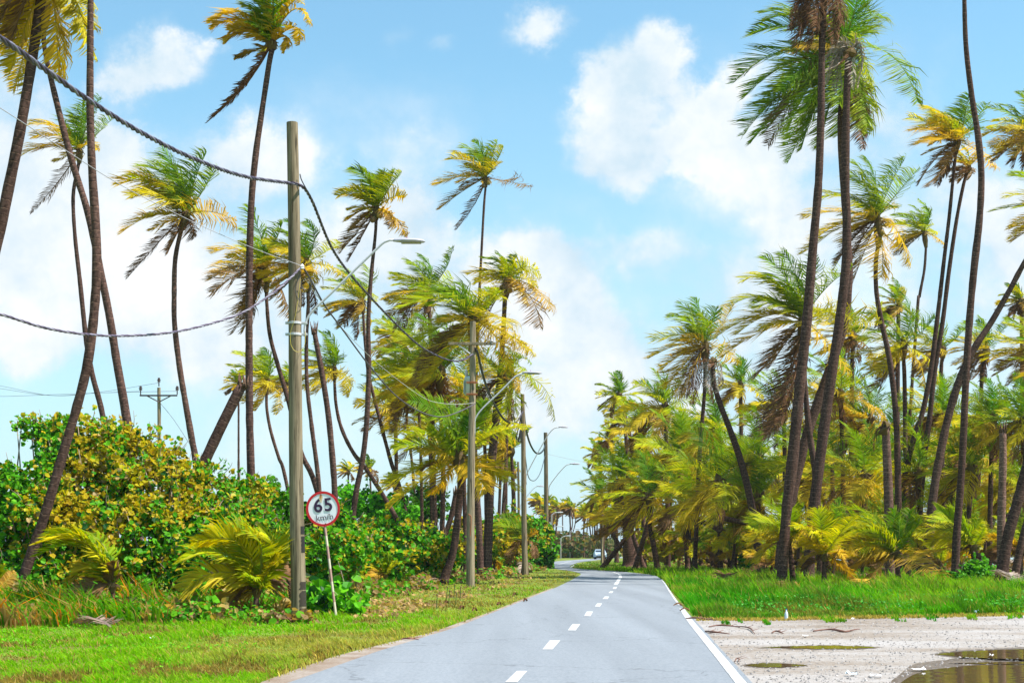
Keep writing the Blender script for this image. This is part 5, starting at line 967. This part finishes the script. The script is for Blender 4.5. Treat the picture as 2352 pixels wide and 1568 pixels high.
bush('low creeper on the right verge where it meets the road', [(1600, 1340, 60, 45, 14), (1570, 1350, 58, 24, 10)], 700, size=.12, seed=15, yellow=.0, bright=1.0, depth=.5, sprigs=5, name='creeper', cat='creeper', group=None)
bush('green creeper heap below the banded stump', [(2250, 1318, 58, 55, 24), (2190, 1330, 57, 30, 16)], 1200, size=.13, seed=16, yellow=.0, bright=1.0, depth=.6, sprigs=10, name='creeper', cat='creeper', group=None)
bush('small round-leaved shrub by the shaded trunks', [(1715, 1285, 90, 16, 14)], 260, size=.2, seed=17, yellow=.1, bright=1.2, depth=.5, sprigs=5, name='green_shrub', cat='shrub', group=None)
# dim understorey deep in the right grove (far scrub one cannot count)
a = Acc(); rs = np.random.default_rng(5)
for i in range(90):
    x = rs.uniform(1450, 2430); Yq = rs.uniform(95, 135); yy = rs.uniform(1225, 1268) ; c = W(x, yy, Yq); m = 70
    d = norm(rs.normal(0, 1, (m, 3))); P = c + d * np.array([1.5, 1, 1.1]) * rs.random((m, 1)) ** .4; P[:, 2] = np.maximum(P[:, 2], .1)
    v = rs.random((m, 1)); col = np.where(rs.random((m, 1)) < .55, BRN * .9 * (1 - v) + TN * .7 * v, YGR * .8 * (1 - v) + YEL * .7 * v); leaf_cloud(a, P, d, .42, rs, col)
tag(a.build('undergrowth', M['bush']), 'dry brown and olive scrub filling the floor of the right grove', 'undergrowth', kind='stuff')
a = Acc()
for i in range(50):
    x = rs.uniform(1255, 1400); Yq = rs.uniform(235, 300); c = W(x, rs.uniform(1240, 1275), Yq); m = 60
    d = norm(rs.normal(0, 1, (m, 3))); P = c + d * np.array([3, 2, 2.2]) * rs.random((m, 1)) ** .4; P[:, 2] = np.maximum(P[:, 2], .1)
    v = rs.random((m, 1)); leaf_cloud(a, P, d, .8, rs, (BRN * .9 * (1 - v) + G3 * 1.6 * v))
tag(a.build('distant_scrub', M['bush']), 'hazy grey green scrub under the palms at the end of the road', 'scrub', kind='stuff')

# ------------------------------------------------------------------ grass and weeds
def blades(name, polys, n, h, w, colf, seed, label, cat='grass', wk=.0005, lean=.5, pw=1.0, hn=None, excl=None, mt='grass'):
    rng = np.random.default_rng(seed); pts = []
    A = np.array([[min(p[0] for p in q), max(p[0] for p in q), min(p[1] for p in q), max(p[1] for p in q)] for q in polys])
    ar = (A[:, 1] - A[:, 0]) * (A[:, 3] - A[:, 2]); ar = ar / ar.sum()
    for q, (x0, x1, y0, y1), f in zip(polys, A, ar):
        m = int(n * f * 1.5); x = rng.uniform(x0, x1, m); y = y0 + (y1 - y0) * rng.random(m) ** pw; k = inpoly(x, y, q); pts.append(np.stack([x[k], y[k]], -1))
    p = np.concatenate(pts)
    if excl is not None: p = p[~excl(p[:, 0], p[:, 1])]
    Y = F * H / (p[:, 1] - CY); X = (p[:, 0] - CX) / F * Y; m = len(p)
    hh = h * (.5 + rng.random(m) ** 1.5 * 1.0) * (hn(X, Y) if hn else 1); ww = (w + wk * Y) * (.6 + .8 * rng.random(m))
    th = rng.uniform(0, 2 * np.pi, m); wv = np.stack([np.cos(th), np.sin(th) * .5, 0 * th], -1) * ww[:, None] * .5
    ln = np.stack([rng.normal(-.35, .45, m), rng.normal(-.05, .35, m), 0 * th], -1) * (hh * lean)[:, None]
    B = np.stack([X, Y, np.full(m, -.01)], -1); mid = B + ln * .35; mid[:, 2] += hh * .6; tip = B + ln * 1.2; tip[:, 2] += hh
    V = np.stack([B - wv, B + wv, mid + wv * .8, mid - wv * .8, tip], 1).reshape(-1, 3); c = colf(X, Y, rng, p)
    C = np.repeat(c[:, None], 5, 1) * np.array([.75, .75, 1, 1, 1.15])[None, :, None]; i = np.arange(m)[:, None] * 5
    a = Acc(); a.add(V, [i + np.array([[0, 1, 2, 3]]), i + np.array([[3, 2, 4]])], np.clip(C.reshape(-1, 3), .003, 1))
    return tag(a.build(name, M[mt]), label, cat, kind='stuff')
LIME = np.array([.20, .40, .006]); GREEN = np.array([.055, .30, .004]); STRAW = np.array([.46, .30, .09]); EARTH = np.array([.17, .125, .03]); DG = np.array([.015, .13, .008])
def colL(X, Y, rng, p):
    m = len(X); u = rng.random((m, 1)); f = fbm(X * 1.2, Y * .55, 3)[:, None]; g = fbm(X * .35 + 9, Y * .18, 8)[:, None]
    edge = np.clip((p[:, 0] / 1000 - .55) * 1.6, 0, 1)[:, None] * .25
    c = LIME * (1 - u * .5) + GREEN * u * .5 + (STRAW - LIME) * np.clip((g - .42) * 2.2 + edge, 0, .6)
    c = np.where(f > .57 + .1 * u, EARTH * (.8 + u) , c); c = np.where(rng.random((m, 1)) < .08, STRAW, c); return c * (1 + .12 * rng.normal(0, 1, (m, 1)))
def colR(X, Y, rng, p):
    m = len(X); u = rng.random((m, 1)); g = fbm(X * .3, Y * .12, 12)[:, None]; far = np.clip((Y - 36) / 12, 0, 1)[:, None]
    c = GREEN * (1 - .5 * u) + DG * .5 * u; c = c + (LIME - c) * np.clip(far * 1.0 + (g - .45) * 2.6 - .2, 0, 1); f2 = fbm(X * .9, Y * .35, 44)[:, None]; c = np.where(f2 > .53, c * .45 + DG * .3, c); c = c + (STRAW * .5 - c) * np.clip((fbm(X * .5 + 7, Y * .3, 51)[:, None] - .5) * 2.5, 0, .7); c = np.where(rng.random((m, 1)) < .06, STRAW * .8, c); return c * (1 + .15 * rng.normal(0, 1, (m, 1)))
left_edge = [(-60, 1720), (340, 1680), (500, 1608), (618, 1561), (700, 1531), (784, 1503), (884, 1479), (990, 1453), (1050, 1432), (1118, 1408), (1205, 1372), (1268, 1348), (1306, 1330), (1325, 1320), (1328, 1315.5), (1300, 1310.5), (1270, 1307.5), (1240, 1305)]
left_poly = left_edge + [(1180, 1312), (1080, 1322), (960, 1338), (850, 1365), (700, 1405), (560, 1420), (300, 1425), (-60, 1430)]
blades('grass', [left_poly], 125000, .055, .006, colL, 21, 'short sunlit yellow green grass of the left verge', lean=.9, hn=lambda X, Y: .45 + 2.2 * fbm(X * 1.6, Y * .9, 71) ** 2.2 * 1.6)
blades('grass', [[(1335, 1319), (1268, 1351), (1118, 1411), (990, 1457), (884, 1483), (784, 1508), (618, 1566), (618, 1545), (784, 1490), (990, 1440), (1118, 1396), (1268, 1338), (1325, 1313)]], 9000, .07, .006, lambda X, Y, r, p: (STRAW * .8 + LIME * .35) * (1 + .3 * r.normal(0, 1, (len(X), 1))), 22, 'dry straw fringe where the left verge meets the sand')
right_poly = [(1314, 1302), (1330, 1306), (1400, 1310.5), (1474, 1316), (1508, 1322), (1524, 1334), (1538, 1352), (1560, 1376), (1592, 1412), (1640, 1422), (1760, 1421), (1900, 1417), (2100, 1414), (2420, 1408), (2420, 1318), (2300, 1305), (1950, 1300), (1700, 1290), (1520, 1288), (1400, 1290), (1350, 1291), (1318, 1297)]
hR = lambda X, Y: .15 + 2.3 * fbm(X * .7, Y * .5, 31) ** 1.6 + .5 * (vn(X * 2.5, Y * 2, 3) > .75)
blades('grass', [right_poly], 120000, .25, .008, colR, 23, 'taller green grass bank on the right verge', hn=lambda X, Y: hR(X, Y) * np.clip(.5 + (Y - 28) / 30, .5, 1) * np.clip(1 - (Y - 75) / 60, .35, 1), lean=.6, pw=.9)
def ground_leaves(name, poly, n, size, colf, seed, label, h=.12):
    rng = np.random.default_rng(seed); x = rng.uniform(min(p[0] for p in poly), max(p[0] for p in poly), n); y = rng.uniform(min(p[1] for p in poly), max(p[1] for p in poly), n)
    k = inpoly(x, y, poly); x, y = x[k], y[k]; Y = F * H / (y - CY); X = (x - CX) / F * Y; f = vn(X * 1.1, Y * .8, seed); k = f > .5; X, Y, f = X[k], Y[k], f[k]
    P = np.stack([X, Y, h * rng.random(len(X)) + .02], -1); a = Acc(); leaf_cloud(a, P, np.tile([0, -.3, 1.], (len(X), 1)), size, rng, colf(len(X), rng)); return tag(a.build(name, M['bush']), label, 'ground cover', kind='stuff')
ground_leaves('ground_cover', [(1660, 1418), (1700, 1390), (1900, 1345), (2400, 1330), (2400, 1412), (1900, 1416)], 9000, .045, lambda m, r: np.array([.07, .30, .03]) * (1 + .25 * r.normal(0, 1, (m, 1))), 41, 'small round-leaved ground cover creeping through the right verge grass', .26)
ground_leaves('ground_cover', [(-40, 1440), (300, 1435), (700, 1440), (520, 1520), (200, 1568), (-40, 1568)], 3500, .035, lambda m, r: np.array([.12, .38, .01]) * (1 + .25 * r.normal(0, 1, (m, 1))), 42, 'small-leaved weeds creeping through the left lawn', .05)
a = Acc(); rs = np.random.default_rng(9)
for i in range(230):
    x = rs.uniform(-60, 680); y = rs.uniform(1392, 1432) if i % 3 else rs.uniform(1376, 1400); Yq = GY(y); c = np.array([(x - CX) / F * Yq, Yq, .0]); m = 75; hh = rs.uniform(.25, .75) * (1.25 if y < 1405 else .75)
    if rs.random() < .12: continue
    d = norm(rs.normal(0, 1, (m, 3))); d[:, 2] = np.abs(d[:, 2]); P = c + d * np.array([rs.uniform(.3, .7), .35, hh]) * rs.random((m, 1)) ** .3
    v = rs.random((m, 1)); u = rs.random((m, 1)); kind = rs.random()
    col = np.where(u < (.25 if kind < .45 else .75), (OR * .75 * (1 - v) + TN * v) if kind < .8 else (BRN * (1 - v) + TN * .8 * v), G1 * (1 - v) + G2 * v)
    leaf_cloud(a, P, d * .5 + [0, -.3, .8], rs.uniform(.06, .15), rs, col * (1 + .15 * rs.normal(0, 1, (m, 1))))
tag(a.build('undergrowth', M['bush']), 'tangled knee high vines, orange and green, between lawn and sea grape', 'undergrowth', kind='stuff')
a = Acc()
for i in range(90):
    t = rs.random(); x = 690 + t * 550 + rs.normal(0, 12); y = 1400 - t * 92 + rs.uniform(-22, 8) * (1 - t * .75); Yq = GY(y); c = np.array([(x - CX) / F * Yq, Yq, .0]); m = 60
    d = norm(rs.normal(0, 1, (m, 3))); d[:, 2] = np.abs(d[:, 2]); P = c + d * np.array([.5, .5, rs.uniform(.15, .6)]) * rs.random((m, 1)) ** .3
    v = rs.random((m, 1)); u = rs.random((m, 1)); kind = rs.random(); col = np.where(u < (.2 if kind < .5 else .7), (OR * .7 * (1 - v) + TN * v) if kind < .7 else (BRN * (1 - v) + TN * .8 * v), G1 * (1 - v) + G2 * v)
    leaf_cloud(a, P, d * .5 + [0, -.3, .8], .1 + .0008 * Yq, rs, col)
tag(a.build('undergrowth', M['bush']), 'low mixed vines and dry leaves along the hedge right of the speed sign', 'undergrowth', kind='stuff')
# tall weeds in front of the sea grape
def colW(X, Y, rng, p):
    m = len(X); u = rng.random((m, 1)); v = rng.random((m, 1)); g = fbm(X * .9, Y * .9, 15)[:, None]
    c = GREEN * .7 * (1 - v) + LIME * .7 * v; c = np.where(u < .30 + (g - .5) * 1.6, np.array([.28, .17, .04]) * (1 - v) + STRAW * .8 * v, c); c = np.where(u > .93, np.array([.60, .18, .01]), c); return c * (1 + .12 * rng.normal(0, 1, (m, 1)))
blades('grass', [[(1590, 1412), (1640, 1420), (1760, 1419), (1900, 1415), (2100, 1412), (2420, 1406), (2420, 1420), (2100, 1428), (1900, 1430), (1760, 1436), (1620, 1438)]], 14000, .07, .008, colR, 27, 'ragged tufts of the right verge spilling onto the lot', excl=lambda x, y: fbm(x * .03, y * .06, 61) < .44 + (y - 1408) * .008)
blades('grass', [[(1600, 1421), (1760, 1421), (1900, 1417), (2100, 1414), (2420, 1408), (2420, 1413), (2100, 1420), (1900, 1423), (1760, 1427), (1600, 1426)]], 9000, .06, .008, lambda X, Y, r, p: (STRAW * .75 + LIME * .15) * (1 + .3 * r.normal(0, 1, (len(X), 1))), 26, 'dry straw fringe where the right verge meets the lot')
blades('weeds', [[(-60, 1445), (-60, 1395), (300, 1400), (450, 1395), (640, 1400), (680, 1412), (600, 1425), (300, 1435)]], 8000, .30, .035, colW, 24, 'knee high green and orange strap-leaved weeds in front of the sea grape', 'weeds', lean=.9, hn=lambda X, Y: .35 + 1.6 * vn(X * 1.3, Y * 1.2, 5) ** 1.5 + .6 * (X < -8))
blades('weeds', [[(690, 1405), (760, 1395), (900, 1360), (1060, 1330), (1180, 1316), (1250, 1308), (1250, 1303), (1060, 1310), (850, 1335), (700, 1375)]], 9000, .34, .02, colW, 25, 'rough low weeds along the foot of the hedge behind the sign', 'weeds', lean=.9)
ground_leaves('leaf_litter', [(1480, 1290), (2400, 1296), (2400, 1330), (1960, 1335), (1700, 1318), (1560, 1300)], 12000, .16, lambda m, r: BRN * 1.1 * (1 + .4 * r.normal(0, 1, (m, 1))), 43, 'brown fallen palm litter on the shaded floor of the right grove', .25)
ground_leaves('leaf_litter', [(700, 1420), (860, 1350), (1200, 1315), (1240, 1330), (1000, 1400), (900, 1420)], 5000, .09, lambda m, r: (BRN * 1.2 + TN * .3) * (1 + .35 * r.normal(0, 1, (m, 1))), 44, 'dry leaf litter scattered below the second pole', .05)

# ------------------------------------------------------------------ fallen fronds, sticks, litter
def fallen(px, py, tx, ty, label, age=1.15, lift=.25, seed=1, lw=.03, name='fallen_frond'):
    rng = np.random.default_rng(seed); o = G(px, py, .04); e = G(tx, ty, .05); v_ = e - o; mxl = 2.3 if lw > .035 else (.2 if 'scrap' in label else 1.6); e = o + v_ * min(1, mxl / np.linalg.norm(v_)); c = (o + e) / 2 + [0, 0, lift * 2]
    a = Acc(); L = np.linalg.norm(e - o); frond(a, bez(o, c, e), rng, age, 34, L * .26, lw, wind=.15, droop=.8, racr=.02); ob = a.build(name, M['dead'], None, origin=o); return tag(ob, label, 'fallen frond', 'fallen dead fronds')
fallen(0, 1405, 52, 1440, 'pale bleached frond tip drooping at the left edge over the weeds', 1.5, .3, 1, .04)
fallen(255, 1446, 150, 1432, 'greyish frond lying on the lawn edge below the bent young palm', 1.35, .12, 2)
fallen(140, 1436, 60, 1420, 'dry olive frond heap at the lawn edge, far left', .8, .15, 3)
fallen(672, 1432, 590, 1428, 'brown frond lying at the foot of the timber pole', 1.12, .15, 4)
fallen(965, 1345, 905, 1358, 'curled dark brown frond left of the second pole', 1.15, .4, 5, .05)
fallen(990, 1350, 940, 1340, 'second curled frond touching the dark brown one', 1.3, .3, 6, .05)
fallen(1215, 1316, 1135, 1322, 'bleached frond fallen between second and third poles', 1.45, .6, 7, .06)
fallen(2330, 1350, 2200, 1335, 'bleached dead frond sprawled at the right edge of the verge', 1.45, .5, 8, .05)
fallen(2340, 1330, 2240, 1300, 'upright dry grey frond fan at the foot of the banded stump', 1.4, .9, 9, .05)
fallen(1660, 1345, 1720, 1318, 'brown frond pile at the left side of the front trunk', 1.1, .4, 10, .05)
fallen(1990, 1352, 1900, 1340, 'green brown fallen frond under the bright young palm', .9, .3, 11, .05)
fallen(1830, 1352, 1760, 1360, 'dark frond lying in the shade by the front trunk', 1.15, .2, 12, .05)
def stick(pts, w, label, col=(.16, .07, .045), name='driftwood_stick', gr='sticks beside the road'):
    a = Acc(); P = smooth_path(np.array([G(x, y, .022 + .02 * (k % 2)) for k, (x, y) in enumerate(pts)]), 14); w = w * .5; P[:, 1] += .05 * np.sin(np.linspace(0, 9, 14)); tube(a, P, np.interp(np.linspace(0, 1, 14), [0, .5, 1], [w * .6, w, w * .3]), 6, col)
    for q in (4, 9): tube(a, [P[q], P[q] + [.12, .08, .03]], [w * .4, w * .15], 4, col)
    tag(a.build(name, M['plain'], None, smooth=True, origin=P[0]), label, 'stick', gr)
stick([(1868, 1451), (1910, 1450), (1940, 1452), (1975, 1449)], .045, 'long reddish stick lying on the gravel lot')
stick([(921, 1470), (940, 1471), (962, 1471.5)], .03, 'short reddish stick on the sand by the left road edge', (.20, .07, .05))
stick([(1575, 1422), (1600, 1423), (1645, 1426)], .05, 'dark stick pointing into the road at the grass corner')
stick([(1628, 1441), (1660, 1440), (1700, 1442)], .035, 'upper thin stick in the debris near the white line')
stick([(1620, 1452), (1640, 1456), (1676, 1458)], .045, 'lower thicker stick in the debris near the white line')
stick([(1690, 1440), (1720, 1446), (1735, 1458)], .03, 'bent twig beyond the debris near the white line')
stick([(1773, 1455), (1785, 1454), (1800, 1457)], .035, 'short brown stub left of the long reddish stick')
stick([(1688, 1522), (1695, 1518), (1699, 1524)], .02, 'tiny dark twig standing beside the thin near puddle')
for k, (x, y) in enumerate(((1545, 1392), (1562, 1404))):
    fallen(x + 20, y, x - 2, y + .5, ('small brown frond scrap on the tarmac by the right grass edge', 'smallest frond scrap reaching into the road', 'frond scrap at the corner of the right verge', 'frond scrap farthest along the right road edge')[k], 1.12, .04, 20 + k, .03)
for k, (x, y) in enumerate(((1075, 1405), (1190, 1382), (1130, 1392), (1045, 1400), (1165, 1368), (1010, 1388))):
    fallen(x + 20, y, x - 14, y + 3, 'dry brown frond scrap on the left verge by the road', 1.1, .06, 30 + k, .035)
def litter(px, py, w, h, label, seed, col=(.8, .8, .8)):
    rng = np.random.default_rng(seed); o = G(px, py, .03); k = o[1] / F; a = Acc(); n = 5; V = []
    for i in range(n):
        for j in range(n): V.append(o + [(i / (n - 1) - .5) * w * k, (j / (n - 1) - .5) * w * k * .7, abs(rng.normal(0, h * k * .45))])
    i = (np.arange(n - 1)[:, None] * n + np.arange(n - 1)).reshape(-1, 1); a.add(V, np.hstack([i, i + 1, i + n + 1, i + n]), col)
    tag(a.build('litter_scrap', M['plain'], None, smooth=True, origin=o), label, 'litter', 'litter scraps')
litter(2110, 1542, 30, 5, 'flat white scrap at the rim of the largest puddle', 1); litter(2012, 1557, 26, 4, 'white paper scrap left of the largest puddle', 2); litter(1955, 1553, 24, 6, 'pale bluish wrapper beside a brown stick on the lot', 3, (.55, .7, .8))
litter(2243, 1410, 14, 9, 'crumpled bluish bag at the edge of the right grass', 4, (.5, .65, .8)); litter(1960, 1424, 8, 4, 'tiny white scrap on the border of the lot', 5); litter(2278, 1511, 10, 6, 'white scrap between the two right puddles', 6)
litter(348, 1470, 13, 6, 'white scrap on the left lawn', 7); litter(1850, 1464, 12, 3, 'thin white scrap in the middle of the lot', 8); litter(1030, 1562, 18, 4, 'bleached scrap by the near left road edge', 9) if False else None
a = Acc(); o = G(1806, 1424, 0); lathe(a, o, [(.03, 0), (.034, .01), (.034, .12), (.03, .15), (.012, .19), (.012, .21)], sides=12, col=(.62, .72, .80)); bt = a.build('plastic_bottle', M['plain'], None, smooth=True, origin=o); tag(bt, 'small clear plastic bottle standing at the grass border', 'bottle')
a = Acc(); lathe(a, o + [0, 0, .208], [(.014, 0), (.014, .02)], sides=10, col=(.05, .2, .5)); a.build('cap', M['plain'], bt)
# thin dark reeds on the left verge
for k, (x, y, h) in enumerate(((1165, 1361, 55), (1205, 1356, 42), (1213, 1352, 55), (1235, 1345, 38), (1241, 1346, 28), (1258, 1338, 45))):
    x = x; xx = x - 0
for k, (x, y, h) in enumerate(((1003, 1398, 30), (1026, 1388, 38), (1031, 1394, 36), (1043, 1378, 34), (1047, 1388, 24), (1057, 1384, 34))):
    a = Acc(); o = G(x, y, 0); kk = o[1] / F; tube(a, smooth_path(np.array([o, o + [.4 * kk, 0, h * kk * .5], o + [1.5 * kk, 0, h * kk]]), 6), .012, 5, (.07, .12, .02)); lathe(a, o + [1.5 * kk, 0, h * kk], [(.014, 0), (.02, .03), (.006, .06)], sides=6, col=(.12, .08, .02))
    tag(a.build('reed_stem', M['plain'], None, origin=o), 'thin dark bare stem standing in the left verge grass', 'stem', 'bare stems in the left verge')

# ------------------------------------------------------------------ the distant car
def car(px, py, Y, label):
    c = W(px, py, Y); c[2] = .012; root = empty('car', c, label, 'car'); L, Wd = 4.2, 1.75
    prof = [(-2.1, .35), (-2.08, .75), (-1.95, .92), (-1.1, 1.0), (-.55, 1.42), (.9, 1.46), (1.6, 1.05), (2.02, .95), (2.1, .6), (2.08, .3)]
    a = Acc(); ins = [0, 0, .03, .05, .2, .2, .08, .04, 0, 0]; V = []
    for s in (-1, 1):
        for (y, z), i_ in zip(prof, ins): V.append(c + [s * (Wd / 2 - i_), -y * -1, z])
    n = len(prof); fs = [[i, (i + 1) % n, n + (i + 1) % n, n + i] for i in range(n)] + [list(range(n))[::-1], list(range(n, 2 * n))]
    a.add(V, fs, (.30, .38, .46)); a.build('body', M['plain'], root)
    a = Acc(); box(a, c + [0, -.93, 1.20], (1.32, .04, .34), rot=[[1, 0, 0], [0, .82, .57], [0, -.57, .82]], bev=.01); a.build('windscreen', M['glass'], root)
    for s in (-1, 1):
        a = Acc(); lathe(a, c + [s * .62, -2.13, .68], [(.10, 0), (.10, .03), (.05, .05)], axis=(0, -1, 0), sides=10, col=(.9, .9, .85)); a.build('headlight', M['plain'], root)
        for yy in (-1.35, 1.35):
            a = Acc(); lathe(a, c + [s * .72, yy, .31], [(.31, -.1), (.31, .1), (.2, .12)], axis=(1, 0, 0), sides=14); a.build('wheel', M['rubber'], root)
    a = Acc(); box(a, c + [0, -2.12, .42], (1.3, .04, .16), col=(.03, .03, .03), bev=.01); a.build('grille', M['plain'], root)
car(1378, 1283, 212, 'tiny pale blue car coming out of the far bend')
# far street lamps along the distant road
for k, (px, py, Yq, flip) in enumerate(((1285, 1208, 200, 1), (1304, 1230, 225, 1), (1325, 1214, 240, 1), (1340, 1226, 262, 1), (1298, 1252, 280, 1), (1330, 1256, 300, 1), (1350, 1258, 320, 1), (1283, 1176, 185, 1))):
    q = empty('street_lamp', W(px - 16, CY, Yq) * [1, 1, 0], 'tiny hazy street lamp in the row along the far road', 'street lamp', 'street lamps along the far road'); k_ = Yq / F
    a = Acc(); b = W(px - 16, py + 6, Yq); tube(a, [[b[0], b[1], 0], b], .09, 6, (.3, .28, .25)); a.build('post', M['plain'], q)
    a = Acc(); tube(a, [b, W(px - 9, py + 1, Yq), W(px - 3, py, Yq)], .05, 5); a.build('lamp_arm', M['metal'], q)
    a = Acc(); lathe(a, W(px - 4, py, Yq), [(.02, 0), (.07, .12), (.09, .5), (.06, .75), (.02, .8)], axis=(1, 0, 0), sides=8, col=(.45, .46, .5)); a.build('lamp_head', M['plain'], q)

# ------------------------------------------------------------------ haze
if HAZE_ON:
    a = Acc(); x0, x1, y0, y1, z0, z1 = -1600, 1600, -260, 2600, -1.2, 42
    V = [(x, y, z) for z in (z0, z1) for y in (y0, y1) for x in (x0, x1)]; a.add(V, [[0, 2, 3, 1], [4, 5, 7, 6], [0, 1, 5, 4], [2, 6, 7, 3], [0, 4, 6, 2], [1, 3, 7, 5]])
    m = bpy.data.materials.new('haze'); m.use_nodes = True; nt = m.node_tree; nt.nodes.remove(nt.nodes['Principled BSDF']); v = nt.nodes.new('ShaderNodeVolumePrincipled')
    v.inputs['Color'].default_value = (.80, .90, 1, 1); v.inputs['Density'].default_value = HAZE; v.inputs['Anisotropy'].default_value = .2
    nt.links.new(v.outputs[0], nt.nodes['Material Output'].inputs['Volume']); tag(a.build('haze', m), kind='stuff', label='pale salty sea haze in the air', cat='haze')
